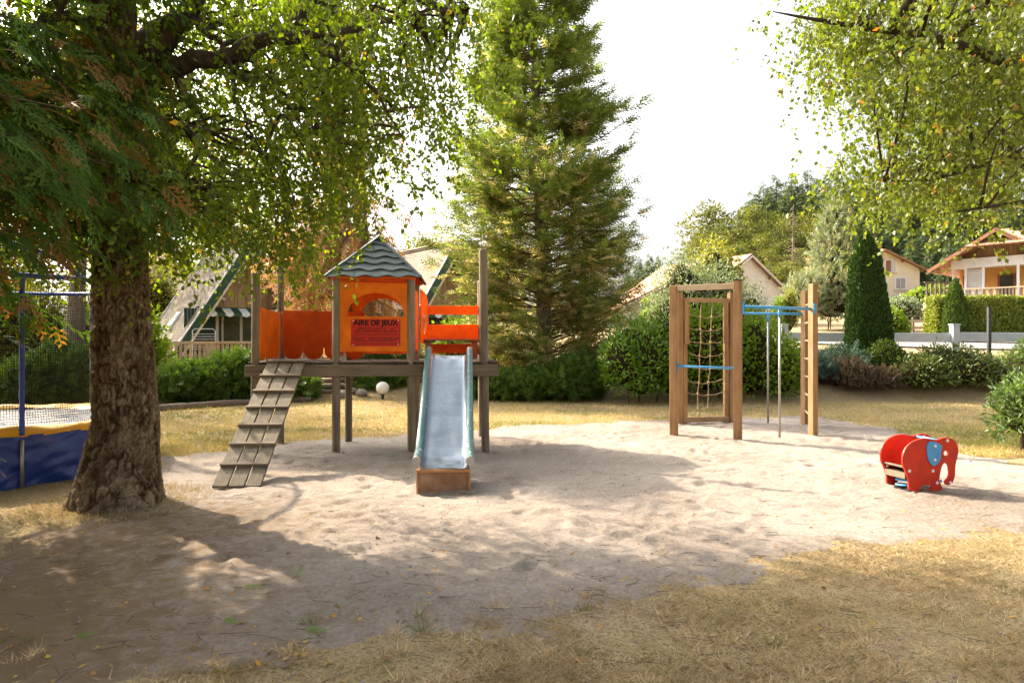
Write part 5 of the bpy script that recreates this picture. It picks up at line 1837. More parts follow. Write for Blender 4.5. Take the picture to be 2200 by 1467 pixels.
for i, (px0, px1, py0, py1, lab) in enumerate(((1660, 1690, 640, 705, 'small bright thuja behind the blue bars, left of two'), (1680, 1713, 630, 708, 'small bright thuja behind the blue bars, right of two'))):
    b = gpos((px0 + px1) / 2, 30)
    shrub('small_thuja', lab, 'bush', b, [bounds_lobe(px0, px1, py0, py1 + 10, 30, .4, b)], 1500, .12, YELLOWGREEN if i else VIBURNUM, 36 + i, SPR2, 'small thujas behind the bars', core=.85, up=1.2)

# planted bank at the right
b = gpos(1765, 18.6)
shrub('bluish_juniper', 'low bluish juniper mass on the bank behind the ladder', 'bush', b,
      [bounds_lobe(1675, 1790, 762, 850, 18.6, .9, b), bounds_lobe(1740, 1850, 756, 850, 19.0, 1.0, b), bounds_lobe(1660, 1740, 790, 860, 18.2, .7, b)], 3400, .24, JUNIPER_BL, 41, SPR, up=.5, core=.8)
b = gpos(1825, 18.1)
shrub('heather_bush', 'faded brownish heather between juniper and rhododendron', 'bush', b, [bounds_lobe(1780, 1880, 772, 862, 18.1, .7, b), bounds_lobe(1840, 1930, 790, 862, 18.0, .6, b)], 3600, .13, HEATHER, 42, SPR2, up=.8, core=.8)
b = gpos(1900, 18.7)
shrub('clipped_ball_bush', 'rounded clipped boxwood at the foot of the dark column', 'bush', b, [bounds_lobe(1848, 1952, 728, 835, 18.7, .65, b)], 6500, .060, BOX, 43, OVAL, depth=.12, core=.9, scat=.02)
b = gpos(2040, 18.2)
shrub('rhododendron', 'wide dark rhododendron in front of the white fence', 'bush', b,
      [bounds_lobe(1912, 2040, 760, 858, 18.0, .8, b), bounds_lobe(1960, 2110, 738, 856, 18.4, 1.0, b), bounds_lobe(2060, 2165, 758, 858, 18.3, .9, b)], 9000, .115, RHODO, 44, LANCE, up=.2, core=.82, stalks=4)
b = gpos(2200, 18.8)
shrub('dark_evergreen_bush', 'dark evergreen bush at the right edge below the white rail', 'bush', b, [bounds_lobe(2130, 2260, 765, 862, 18.8, .9, b), bounds_lobe(2185, 2290, 720, 850, 19.2, .9, b)], 4200, .13, JUNIPER, 45, SPR, core=.82)
b = gpos(2190, 9.6)
b = np.array((at(2190, 0, 9.6)[0], 9.6, 0.0))
shrub('willowy_bush', 'light green narrow leaved bush at the right edge near the elephant', 'bush', b,
      [bounds_lobe(2140, 2260, 820, 955, 9.6, .42, b), bounds_lobe(2165, 2300, 800, 900, 9.8, .45, b)], 3400, .105, WILLOW, 46, LANCE, depth=.5, core=.6, scat=.12, up=.5, stalks=5)

# dark clipped column, smaller clipped cone, hedge
def clipped(name, label, cat, px, d, zprof, n, size, mat, seed, sq=.9, lean=0.0):
    """surface of revolution: zprof lists (height, radius)"""
    g = np.random.default_rng(seed)
    b = gpos(px, d, -.05)
    o = thing(name, label, cat, b)
    hs = np.array([p[0] for p in zprof]); rs = np.array([p[1] for p in zprof])
    w = np.interp(np.linspace(0, hs[-1], 400), hs, rs) + .05
    z = np.interp(g.random(n), np.cumsum(w) / w.sum(), np.linspace(0, hs[-1], 400))
    a = g.uniform(0, 2 * PI, n)
    r = np.interp(z, hs, rs) * (1 + .025 * np.sin(a * 5 + z * 3) + .02 * noise2(a * 6, z * 4, seed)) - g.random(n) * .05
    p = np.stack([r * np.cos(a) + lean * z, r * np.sin(a) * sq, z], -1)
    out = np.stack([np.cos(a), np.sin(a), np.full(n, .25)], -1)
    D = nrm(out * .7 + g.normal(0, .35, (n, 3)) + np.array((0, 0, 1.0)))
    X, Y, Z = frames(D, nrm(out + g.normal(0, .4, (n, 3))))
    lv = Leaves()
    lv.scatter(OVAL[0], OVAL[1], p, X, Y, Z, size * g.uniform(.7, 1.3, n), g.beta(2, 2.2, n))
    lv.build('foliage', mat, o)
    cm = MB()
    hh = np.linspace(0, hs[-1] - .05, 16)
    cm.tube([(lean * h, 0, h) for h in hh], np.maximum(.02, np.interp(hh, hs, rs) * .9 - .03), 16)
    c = cm.build('shaded_twig_core', CORE, o, smooth=True)
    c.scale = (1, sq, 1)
    return o
clipped('clipped_column', 'tall dark green clipped cypress column flaring towards its foot', 'topiary', 1868, 19.3, [(0, .50), (.4, .62), (.9, .61), (1.6, .55), (2.3, .47), (2.9, .40), (3.3, .30), (3.6, .15), (3.76, .01)], 15000, .075, YEW, 51, lean=-.035)
clipped('clipped_cone', 'small clipped cone at the left end of the bright hedge', 'topiary', 2052, 26.5, [(0, .50), (.8, .48), (1.5, .38), (2.1, .22), (2.5, .02)], 6000, .08, BOX, 52)
# hedge
g = np.random.default_rng(53)
HB = gpos(2130, 27.0, -.1)
ho = thing('clipped_hedge', 'long bright green clipped hedge beyond the white fence', 'hedge', HB)
hl, hd_, hh_ = 4.6, .9, 1.80
ang = R_(-6)
lv = Leaves()
nH = 15000
face = g.random(nH)
u, v = g.uniform(-.5, 1.0, nH), g.random(nH)
P = np.where((face < .72)[:, None], np.stack([u * hl, -hd_ / 2 + g.normal(0, .03, nH), v * hh_], -1),
             np.where((face < .92)[:, None], np.stack([u * hl, (v - .5) * hd_, hh_ + g.normal(0, .03, nH)], -1), np.stack([-.5 * hl + g.normal(0, .03, nH), (g.random(nH) - .5) * hd_, v * hh_], -1)))
N_ = np.where((face < .72)[:, None], np.array((0, -1.0, .2)), np.where((face < .92)[:, None], np.array((0, 0, 1.0)), np.array((-1.0, 0, .2))))
P += N_ * (.05 * noise2(P[:, 0] * 2.2, P[:, 2] * 2.2, 54))[:, None]
D = nrm(N_ * .5 + g.normal(0, .5, (nH, 3)) + np.array((0, 0, .7)))
X, Y, Z = frames(D, nrm(N_ + g.normal(0, .5, (nH, 3))))
lv.scatter(KITE[0], KITE[1], P, X, Y, Z, .10 * g.uniform(.7, 1.3, nH), g.beta(2, 2, nH))
lv.build('foliage', HEDGE, ho)
MB().box((.25 * hl, 0, hh_ / 2 - .05), (1.5 * hl - .12, hd_ - .10, hh_ - .10)).build('shaded_twig_core', CORE, ho)
ho.rotation_euler = (0, 0, ang)

# low junipers along the back of the lawn
JUN = [(1160, 17.9, [(1040, 1180, 800, 852), (1130, 1300, 785, 850), (1200, 1290, 768, 845)], 'long dark juniper hedge below the central conifer', JUNIPER),
       (470, 17.4, [(345, 470, 790, 868), (430, 570, 762, 868), (520, 668, 800, 862)], 'spreading green juniper in front of the first chalet', JUNIPER),
       (655, 18.2, [(610, 672, 808, 862)], 'small juniper beside the log steps', JUNIPER),
       (860, 21.3, [(770, 905, 758, 808), (820, 930, 772, 815)], 'juniper seen under the hut floor', JUNIPER),
       (800, 20.0, [(775, 870, 800, 840)], 'dark low juniper behind the globe lamp', JUNIPER),
       (110, 14.6, [(20, 130, 770, 880), (80, 200, 752, 870)], 'juniper behind the trampoline net', JUNIPER),
       (1020, 18.6, [(1000, 1075, 790, 850), (960, 1030, 800, 848)], 'juniper behind the right end of the deck', JUNIPER)]
for i, (px, d, bx_, lab, mt) in enumerate(JUN):
    b = gpos(px, d)
    lobes = [bounds_lobe(a, c, e, f, d + .25 * k, .8, b) for k, (a, c, e, f) in enumerate(bx_)]
    shrub('juniper', lab, 'bush', b, lobes, 2400 * len(lobes) if len(lobes) > 1 else 2200, .26, mt, 60 + i, SPR, 'low junipers around the lawn', up=.35, core=.78, scat=.07, depth=.35)
shr = [(45, 23, (-60, 120, 600, 800), 'shaded leafy shrub behind the trampoline, left of the second trunk', BACKTREE), (215, 19, (165, 330, 640, 850), 'shaded leafy shrub hidden behind the birch trunk', VIBURNUM),
       (335, 36, (290, 380, 590, 740), 'yellow green bush at the left foot of the first chalet', YELLOWGREEN), (660, 38, (600, 760, 600, 760), 'sunlit bush between the two chalets', YELLOWGREEN),
       (980, 26.0, (930, 1060, 690, 800), 'pale green bush at the foot of the second chalet', VIBURNUM), (1420, 30, (1365, 1480, 640, 770), 'dark green bush behind the laurel', VIBURNUM)]
for i, (px, d, bb, lab, mt) in enumerate(shr):
    b = gpos(px, d)
    l = bounds_lobe(*bb, d, 1.2, b)
    l2 = (l[0] + l[3] * .4, l[1] + .3, l[2] * .8, l[3] * .7, 1.1, l[5] * .85)
    shrub('leafy_shrub', lab, 'bush', b, [l, l2], 5000, .15, mt, 80 + i, KITE, 'shrubs around the chalets', depth=.45, core=.7, scat=.1)
for i, (px, py, d, w, lab) in enumerate(((1975, 645, 58, 1.5, 'rounded bush in front of the cream house wall'), (1935, 665, 52, 1.4, 'looser pale bush left of the rounded one by the cream house'), (2015, 640, 62, 1.3, 'small bush beside the right corner of the cream house'), (1912, 690, 30, .7, 'dark bush directly right of the clipped column'))):
    b = gpos(px, d)
    z1 = EYE + (733 - py + 25) * d / F - b[2]
    shrub('garden_bush', lab, 'bush', b, [(0, 0, z1 * .45, w, w * .8, z1 * .6), (w * .6, .2, z1 * .35, w * .7, w * .7, z1 * .45)], 2600, .20 if d > 40 else .12, VIBURNUM if i != 1 else SILVER, 90 + i, KITE, depth=.4, core=.75)

# ------------------------------------------------------------------ broadleaf trees behind
def broadleaf(name, label, base, h, cz, rad, nc, per, leaf, mat, seed, group=None, r0=.25, lean=(0, 0), tmat=None):
    g = np.random.default_rng(seed)
    base = np.array(base, float)
    o = thing(name, label, 'tree', base, 0, group)
    top = np.array((lean[0], lean[1], h * .9))
    P = curve([(0, 0, -.2), (lean[0] * .2, lean[1] * .2, h * .25), (lean[0] * .6, lean[1] * .6, h * .6), top], 5)
    MB().tube(P, np.linspace(r0, r0 * .12, len(P)), 10).build('trunk', tmat or GREYTRUNK, o, smooth=True)
    bm2, lv = MB(), Leaves()
    C = nrm(g.normal(0, 1, (nc, 3))) * (g.random((nc, 1)) ** .4) * np.array(rad) + np.array((lean[0], lean[1], cz))
    nodes = P[len(P) // 3:]
    connect(g, C, nodes, bm2, .05, .015, -.1)
    cr = .30 * (rad[0] * rad[1] * rad[2]) ** (1 / 3)
    k = nc * per
    d = nrm(g.normal(0, 1, (k, 3)))
    p = np.repeat(C, per, 0) + d * cr * (g.random((k, 1)) ** .4) * np.array((1, 1, .75))
    D = nrm(d * .6 + g.normal(0, .6, (k, 3)) + np.array((0, 0, -.3)))
    X, Y, Z = frames(D, nrm(g.normal(0, .7, (k, 3)) + np.array((0, 0, .8))))
    lv.scatter(KITE[0], KITE[1], p, X, Y, Z, leaf * g.uniform(.7, 1.3, k), np.clip(np.repeat(g.uniform(.2, .8, nc), per) + g.normal(0, .15, k), 0, 1))
    bm2.build('branches', BRANCHBARK, o, smooth=True)['kind'] = 'stuff'
    lv.build('crown', mat, o)
    return o

BT = [(155, 15.5, 9.5, 6.4, (2.0, 2.0, 2.3), 'second trunk behind the trampoline net under a leafy crown', .26),
      (-60, 19, 11.0, 6.5, (3.6, 3.0, 4.0), 'leafy tree at the left edge far behind the trampoline', .25),
      (60, 30, 13.0, 7.5, (4.2, 3.4, 5.0), 'backlit broadleaf tree behind the trampoline, taller and farther', .3),
      (300, 38, 15.0, 8.5, (5.0, 4.0, 6.0), 'backlit broadleaf tree rising behind the roof of the first chalet', .35),
      (470, 44, 16.0, 9.0, (5.2, 4.0, 6.2), 'tall backlit tree right behind the apex of the first chalet', .35),
      (640, 52, 11.0, 5.8, (4.6, 4.0, 4.6), 'low backlit tree left of the dead stems', .3),
      (800, 54, 9.5, 5.0, (4.8, 4.0, 3.9), 'low backlit tree between dead stems and the second chalet ridge', .3),
      (930, 58, 10.5, 5.6, (4.4, 4.0, 4.4), 'low backlit tree above the ridge of the second chalet', .3),
      (1060, 60, 11.0, 5.6, (4.6, 4.0, 4.6), 'low tree hidden behind the central conifer', .3)]
for i, (px, d, h, cz, rad, lab, r0) in enumerate(BT):
    broadleaf('broadleaf_tree', lab, gpos(px, d), h, cz, rad, 60 if d < 40 else 46, 190, .13 if d < 20 else (.19 if d < 40 else .24), BACKTREE, 120 + i, 'backlit trees behind the chalets', r0, (.5 if i == 0 else 0, 0))

# ------------------------------------------------------------------ forest on the hill
def forest_conifer_mesh(seed, slim):
    g = np.random.default_rng(seed)
    lv = Leaves()
    T = frond(5, .16, L=.42, droop=.35, seed=seed)
    n = 1500
    z = 1 - g.random(n) ** .62
    z = .06 + .94 * z
    a = g.uniform(0, 2 * PI, n)
    whorl = np.round(z * 22) / 22 + g.normal(0, .010, n)
    r = slim * (1.02 - z) ** .85 * g.uniform(.35, 1.05, n) * (1 + .18 * np.sin(a * 3 + z * 30))
    p = np.stack([r * np.cos(a), r * np.sin(a), whorl - .10 * r], -1)
    D = nrm(np.stack([np.cos(a), np.sin(a), g.normal(-.18, .25, n)], -1) + g.normal(0, .25, (n, 3)))
    X, Y, Z = frames(D, nrm(g.normal(0, .4, (n, 3)) + np.array((0, 0, 1.0))))
    lv.scatter(T[0], T[1], p, X, Y, Z, (.045 + .085 * (1 - z)) * g.uniform(.7, 1.4, n) * (slim / .2) ** .5, np.clip(.25 + .5 * z + g.normal(0, .22, n), 0, 1))
    return lv.mesh('conifer_crown')
def forest_broad_mesh(seed):
    g = np.random.default_rng(seed)
    lv = Leaves()
    nc, per = 34, 110
    C = nrm(g.normal(0, 1, (nc, 3))) * (g.random((nc, 1)) ** .35) * np.array((.26, .26, .36)) + np.array((0, 0, .58))
    k = nc * per
    d = nrm(g.normal(0, 1, (k, 3)))
    p = np.repeat(C, per, 0) + d * (.105 * g.random((k, 1)) ** .35) * np.array((1, 1, .7))
    X, Y, Z = frames(nrm(d + g.normal(0, .5, (k, 3))), nrm(g.normal(0, .5, (k, 3)) + np.array((0, 0, 1.0))))
    lv.scatter(KITE[0], KITE[1], p, X, Y, Z, .026 * g.uniform(.7, 1.4, k), np.clip(np.repeat(g.uniform(.15, .85, nc), per) + g.normal(0, .15, k), 0, 1))
    return lv.mesh('broadleaf_crown')
tm = MB().tube([(0, 0, -.02), (0, 0, .5), (0, 0, .97)], [.016, .010, .002], 6)
trunk_me = bpy.data.meshes.new('forest_trunk')
trunk_me.from_pydata(tm.v, [], tm.f)
trunk_me.materials.append(GREYTRUNK)
CM = [forest_conifer_mesh(s, sl) for s, sl in ((1, .19), (2, .23), (3, .17), (4, .21))]
BMs = [forest_broad_mesh(s) for s in (5, 6, 7)]
for me in CM:
    me.materials.append(FOREST_C)
for me in BMs:
    me.materials.append(FOREST_B)
g = np.random.default_rng(77)
conf = [(1640, 388, 132), (1668, 376, 134), (1700, 370, 136), (1735, 364, 136), (1762, 374, 134), (1792, 362, 137), (1822, 372, 135), (1850, 366, 138), (1882, 374, 136), (1912, 384, 134), (1945, 392, 132), (1980, 386, 136), (2020, 392, 134), (2060, 396, 132), (2100, 392, 136), (2150, 400, 134), (2200, 398, 134),
        (1618, 410, 124), (1655, 408, 122), (1690, 402, 122), (1728, 405, 120), (1775, 400, 122), (1838, 404, 120), (1866, 412, 118), (1900, 420, 116), (1930, 428, 112), (1965, 425, 114), (2005, 432, 110), (2050, 430, 112), (2110, 436, 108), (2170, 440, 108),
        (1880, 470, 92), (1912, 462, 94), (1945, 480, 90), (1980, 488, 88), (2020, 485, 90), (2070, 492, 86), (1855, 450, 96), (2000, 520, 80), (1960, 525, 80), (2040, 530, 80)]
ORD = ['first', 'second', 'third', 'fourth', 'fifth', 'sixth', 'seventh', 'eighth', 'ninth', 'tenth', 'eleventh', 'twelfth', 'thirteenth', 'fourteenth', 'fifteenth', 'sixteenth', 'seventeenth']
def row_label(lst, i, rows):
    row = next(r for r in rows if lst[i] in r[0])
    k = sorted(row[0]).index(lst[i])
    return row[1] + ', ' + ORD[k] + ' from the left'
crow = [(conf[:17], 'dark conifer on the skyline of the hill forest'), (conf[17:31], 'conifer in the row below the forest skyline'), (conf[31:], 'conifer at the shaded foot of the hill forest')]
for i, (px, py, d) in enumerate(conf):
    d += g.uniform(-2, 2)
    b = gpos(px, d)
    h = max(7.0, EYE + (733 - py) * d / F - b[2])
    o = thing('forest_conifer', row_label(conf, i, crow), 'tree', b, g.uniform(0, 6.28), 'conifers of the hill forest')
    w = h * g.uniform(.9, 1.25)
    link('crown', CM[i % 4], None, o, scale=(w, w, h))['kind'] = 'stuff'
    link('trunk', trunk_me, None, o, scale=(h, h, h))
brd = [(1520, 424, 100), (1552, 440, 98), (1575, 452, 92), (1600, 432, 104), (1632, 436, 102), (1590, 500, 84), (1628, 492, 86), (1660, 462, 96), (1655, 520, 78), (1690, 505, 82), (1735, 470, 94), (1765, 458, 92), (1800, 432, 96), (1728, 530, 76), (1835, 490, 86), (1545, 500, 86), (1515, 480, 92), (1650, 560, 68), (1700, 570, 70), (1720, 440, 104), (1690, 440, 106)]
brow = [([q for q in brd if q[1] < 466], 'olive rounded tree in the upper belt below the conifers'), ([q for q in brd if q[1] >= 466], 'olive rounded tree in the lower belt above the house roofs')]
for i, (px, py, d) in enumerate(brd):
    b = gpos(px, d)
    h = max(5.0, EYE + (733 - py) * d / F - b[2])
    o = thing('forest_broadleaf', row_label(brd, i, brow), 'tree', b, g.uniform(0, 6.28), 'broadleaf trees of the hill forest')
    w = max(h * g.uniform(.85, 1.1), 9)
    link('crown', BMs[i % 3], None, o, scale=(w, w, h))['kind'] = 'stuff'
    link('trunk', trunk_me, None, o, scale=(h * 1.4, h * 1.4, h * .8))
for i, (px, py, d, lab) in enumerate(((1372, 552, 120, 'small distant conifer just right of the big cypress'), (1396, 545, 118, 'slim distant conifer, second right of the big cypress'), (1414, 548, 122, 'distant conifer between the two slim ones and the grey shrub'), (1440, 560, 110, 'distant conifer low above the terracotta roof'), (1350, 575, 116, 'distant conifer half hidden by the big cypress'))):
    b = gpos(px, d)
    h = EYE + (733 - py) * d / F - b[2]
    o = thing('distant_conifer', lab, 'tree', b, g.uniform(0, 6), 'small distant conifers')
    link('crown', CM[i % 4], None, o, scale=(h, h, h))['kind'] = 'stuff'
    link('trunk', trunk_me, None, o, scale=(h, h, h))
# bare dead spruce in front of the forest
b = gpos(1703, 74)
h = EYE + (733 - 438) * 74 / F - b[2]
o = thing('dead_spruce', 'bare pale dead spruce standing before the hill forest', 'tree', b)
MB().tube([(0, 0, 0), (0, 0, h * .5), (.1, 0, h)], [.12, .08, .02], 8).build('trunk', GREYTRUNK, o, smooth=True)
m = MB()
for _ in range(110):
    z = g.uniform(.25, .98) * h
    a = g.uniform(0, 6.28)
    L = g.uniform(.8, 2.6) * (1.12 - z / h)
    m.tube([(0, 0, z), (L * .6 * math.cos(a), L * .6 * math.sin(a), z - .05), (L * math.cos(a), L * math.sin(a), z - .25 * L)], [.035, .025, .012], 3)
m.build('branches', GREYTRUNK, o)

# ------------------------------------------------------------------ buildings: helpers
def slab_uv(name, corners, t, mat, parent, edge_mat=None):
    """roof slab: corners low-left, low-right, up-right, up-left (seen from outside); texture runs in metres"""
    P = [np.array(c, float) for c in corners]
    n = nrm(np.cross(P[1] - P[0], P[3] - P[0])) * t
    V = P + [p - n for p in P]
    fs = [(0, 1, 2, 3), (7, 6, 5, 4), (0, 4, 5, 1), (1, 5, 6, 2), (2, 6, 7, 3), (3, 7, 4, 0)]
    me = bpy.data.meshes.new(name)
    me.from_pydata([tuple(v) for v in V], [], fs)
    uv = me.uv_layers.new(name='UVMap')
    ax = nrm(P[1] - P[0])
    ay = nrm(np.cross(n, ax))
    for lp in me.loops:
        q = V[lp.vertex_index] - P[0]
        uv.data[lp.index].uv = (float(q @ ax), float(q @ ay))
    me.materials.append(mat)
    if edge_mat is not None:
        me.materials.append(edge_mat)
        for p in me.polygons[1:]:
            p.material_index = 1
    return link(name, me, None, parent)

# ------------------------------------------------------------------ A-frame chalets
def chalet(label, apex_px, apex_py, d, seed, theta=39, L=6.0, porch=True):
    """A-frame with shingle roof, green barge boards, boarded gable, green ground floor, awning and balustrade.
    local frame: x along the gable to the right, y back along the ridge"""
    g = np.random.default_rng(seed)
    ap = at(apex_px, apex_py, d)
    zg = float(H(ap[0], ap[1]))
    o = thing('a_frame_chalet', label, 'chalet', (ap[0], ap[1], zg), R_(theta), 'a-frame chalets')
    h = ap[2] - zg
    hw = h / 1.60
    for s in (-1, 1):
        foot_f, foot_b = np.array((s * (hw + .02), -.35, .0)), np.array((s * (hw + .02), L, .0))
        top_f, top_b = np.array((0, -.35, h)), np.array((0, L, h))
        cs = [foot_b, foot_f, top_f, top_b] if s < 0 else [foot_f, foot_b, top_b, top_f]
        slab_uv('roof_slope', cs, .16, SHINGLE, o)
        e = nrm(top_f - foot_f)
        nrm_out = np.array((s * e[2] * 1.0, 0, abs(e[0])))
        q0, q1 = foot_f - nrm_out * .14 + (0, -.03, 0), top_f - nrm_out * .14 + (0, -.03, 0)
        bb = MB().bar(q0, q1 + e * -.02, .05, .34, up=nrm_out).build('barge_board', GREENTRIM, o)
        MB().bar(q0 - nrm_out * .22 + (0, -.01, 0), q1 - nrm_out * .22 - e * .30 + (0, -.01, 0), .05, .085, up=nrm_out).build('barge_trim', TRIMWHITE, bb)
        MB().bar(foot_f + nrm_out * .02 + (0, -.055, 0), top_f + nrm_out * .02 + (0, -.055, 0), .04, .05, up=nrm_out).build('barge_flashing', WHITEPAINT, bb)
        qb0, qb1 = foot_b + nrm_out * .02, top_b + nrm_out * .02
        MB().bar(qb0, qb1, .05, .07, up=nrm_out).build('rear_flashing', WHITEPAINT, o)
    MB().bar((0, -.37, h + .03), (0, L, h + .03), .26, .05).build('ridge_cap', TRIMWHITE, o)
    # gable of vertical boards above the awning line
    z1 = h * .44
    x = -hw * (1 - z1 / h) + .12
    bw = .155
    while x < hw * (1 - z1 / h) - .14:
        zt = h * (1 - max(abs(x), abs(x + bw)) / hw) - .30
        if zt > z1 + .05:
            MB().box((x + bw / 2, .52 + g.uniform(-.006, .006), (z1 + zt) / 2), (bw - .012, .04, zt - z1)).build('gable_board', BOARD, o)
        x += bw
    MB().prism([[(-hw + .25, .02), (hw - .25, .02), (0, h - .35)]], (0, .60, 0), (1, 0, 0), (0, 0, 1), .03).build('gable_back', BOARD_DK, o)
    # green ground floor
    x = -hw * .72
    while x < hw * .72:
        if not (-.30 * hw < x < .22 * hw) and abs(x) < hw * (1 - .25 * z1 / h) - .45:
            MB().box((x + .07, .50, z1 / 2), (.128, .04, z1 - .02)).build('wall_board', GREENWALL, o)
        x += .14
    wdw = MB().box((-.04 * hw, .505, z1 * .50), (.50 * hw, .05, z1 * .82)).build('window', TRIMWHITE, o)
    for s in (-1, 1):
        MB().box((-.04 * hw + s * .118 * hw, .477, z1 * .50), (.20 * hw, .012, z1 * .74)).build('pane', GLASS, wdw)
    for s in (-1, 1):
        MB().box((s * .30 * hw - .04 * hw, .44, z1 / 2), (.13, .08, z1)).build('porch_post', TRIMWHITE, o)
    # striped scalloped awning
    aw = MB().bar((-.60 * hw, .30, z1 + .03), (.60 * hw, .30, z1 + .03), .05, .05).build('awning', GREENTRIM, o)
    nst = 12
    for k in range(nst):
        x0 = -.60 * hw + 1.2 * hw * k / nst
        x1 = -.60 * hw + 1.2 * hw * (k + 1) / nst
        m = MB()
        top_, bot = z1 + .02, z1 - .34
        m.add([(x0, .28, top_), (x1, .28, top_), (x1, -.28, bot + .12), (x0, -.28, bot + .12)], [(0, 3, 2, 1)])
        sc_ = [(x0 + (x1 - x0) * (.5 - .5 * math.cos(q)), -.285, bot + .10 - .14 * math.sin(q)) for q in np.linspace(0, PI, 8)]
        m.add([(x0, -.285, bot + .12), (x1, -.285, bot + .12)] + sc_[::-1], [tuple(range(10))])
        m.build('awning_stripe', WHITEPAINT if k % 2 else GREENTRIM, aw)
    # small lamp and roof window
    MB().box((-.26 * hw, .44, z1 + .42), (.16, .10, .10)).build('wall_lamp', WHITECAP, o)
    if porch:
        yf = -1.95
        MB().box((0, yf / 2 + .2, .06), (2 * hw + .2, -yf + .1, .12)).build('deck', RAILWOOD, o)
        rl = MB().bar((-hw - .35, yf, .98), (hw + .2, yf, .98), .16, .10).build('balustrade', RAILWOOD, o, bevel=.01)
        MB().bar((-hw - .35, yf, .20), (hw + .2, yf, .20), .07, .16).build('bottom_rail', RAILWOOD, rl)
        x = -hw - .28
        prof = [(-.055, .24), (.055, .24), (.055, .38), (.075, .46), (.045, .58), (.035, .66), (.060, .78), (.060, .93), (-.060, .93), (-.060, .78), (-.035, .66), (-.045, .58), (-.075, .46), (-.055, .38)]
        bme = MB().prism([prof], (0, yf + .012, 0), (1, 0, 0), (0, 0, 1), .025)
        me = bpy.data.meshes.new('baluster')
        me.from_pydata(bme.v, [], bme.f)
        while x < hw + .15:
            link('baluster', me, RAILWOOD, rl, loc=(x, 0, 0))
            x += .175
        y = yf + .16
        while y < .0:
            link('baluster', me, RAILWOOD, rl, loc=(-hw - .33 - yf - .0 + yf, y, 0), rot=(0, 0, PI / 2)).location = (-hw - .34 + yf * 0 - .0, y, 0)
            y += .175
        MB().bar((-hw - .34, yf, .98), (-hw - .34, .1, .98), .14, .10).build('side_rail', RAILWOOD, rl)
        for x_ in (-hw - .34, -.1, hw + .15):
            MB().box((x_, yf, .50), (.14, .14, 1.05)).build('newel_post', RAILWOOD, rl)
    return o, h, hw

c1, h1, hw1 = chalet('a-frame chalet with shingle roof and wooden balustrade left of the ramp', 533, 511, 30.2, 1, 40, 6.0)
chalet('a-frame chalet with pale roof ridge rising behind the right side of the hut', 970, 520, 31.0, 2, 38, 6.2)
chalet('brown gabled a-frame chalet at the left edge seen through the trampoline net', -100, 500, 24.0, 3, 36, 6.0, porch=False)
# side balusters sit on the local frame turned a quarter, keep them aligned with the rail
# roof window of the first chalet
s = -1
e = nrm(np.array((hw1, 0, h1)))
for f_, nm, mt, ww in ((.030, 'roof_window', WHITEPAINT, .62), ):
    c = np.array((-hw1, 2.9, 0)) + e * 2.25
    n_ = np.array((-e[2], 0, e[0]))
    M = np.stack([np.array((0, 1.0, 0)), e, n_], axis=1)
    w_ = MB().box(c + n_ * .05, (ww, .95, .10), M=M).build(nm, mt, c1)
    MB().box(c + n_ * .105, (ww - .16, .78, .02), M=M).build('pane', GLASSL, w_)

# clothes airer on the first balcony
cp = at(438, 722, 27.4)
zd = float(H(cp[0], cp[1])) + .12
ca = thing('clothes_airer', 'folding white clothes airer on the balcony of the first chalet', 'clothes airer', (cp[0], cp[1], zd), R_(30))
hA = EYE + (733 - 706) * 27.4 / F - zd
fr_ = [(-.42, 0, 0), (-.42, 0, hA - .08), (-.34, 0, hA), (.34, 0, hA), (.42, 0, hA - .08), (.42, 0, 0)]
MB().tube(fr_, .016, 6).build('frame', WHITEPAINT, ca)
for k in range(7):
    z = .62 + k * (hA - .72) / 7
    MB().tube([(-.42, 0, z), (.42, 0, z)], .008, 5).build('bar', WHITEPAINT, ca)

# white house with a balcony glimpsed between birch trunk and chalet
b = gpos(320, 62)
o = thing('white_building', 'white house with balcony railing glimpsed between trunk and first chalet', 'house', b)
z1 = EYE + (733 - 560) * 62 / F - b[2]
MB().box((0, 3, z1 / 2), (4.0, 5, z1)).build('wall', OFFWHITE, o)
slab_uv('roof', [(-2.4, 0, z1), (2.4, 0, z1), (2.4, 3, z1 + 1.4), (-2.4, 3, z1 + 1.4)], .15, TILES, o)
zb = EYE + (733 - 612) * 62 / F - b[2]
MB().box((0, -.2, zb), (3.6, 1.2, .12)).build('balcony', RAILWOOD, o)
MB().box((0, -.78, zb + 1.0), (3.6, .06, .07)).build('handrail', BOARD_DK, o)
for k in range(16):
    MB().box((-1.7 + k * .227, -.78, zb + .5), (.07, .04, 1.0)).build('baluster', BOARD_DK, o)

# ------------------------------------------------------------------ houses at the right
def win(parent, c, w, h, M, shutter=None):
    """window standing proud of a wall: frame, two panes, optional open shutter (M columns: right, out, up)"""
    M = np.asarray(M)
    f = MB().box(c + M[:, 1] * .03, (w + .16, .08, h + .16), M=M).build('window', WHITEPAINT, parent)
    for s in (-1, 1):
        MB().box(c + M[:, 1] * .075 + M[:, 0] * s * w * .25, (w * .5 - .06, .02, h - .04), M=M).build('pane', GLASSL, f)
    MB().box(c + M[:, 1] * .10 - M[:, 2] * (h / 2 + .11), (w + .3, .2, .07), M=M).build('sill', TRIMWHITE, f)
    if shutter:
        for s, mt in shutter:
            MB().box(c + M[:, 1] * .09 + M[:, 0] * s * (w * .5 + (.0 if mt is SHUTTER_BR else .0)) * .5, (w * .5, .05, h), M=M).build('shutter', mt, f)
    return f

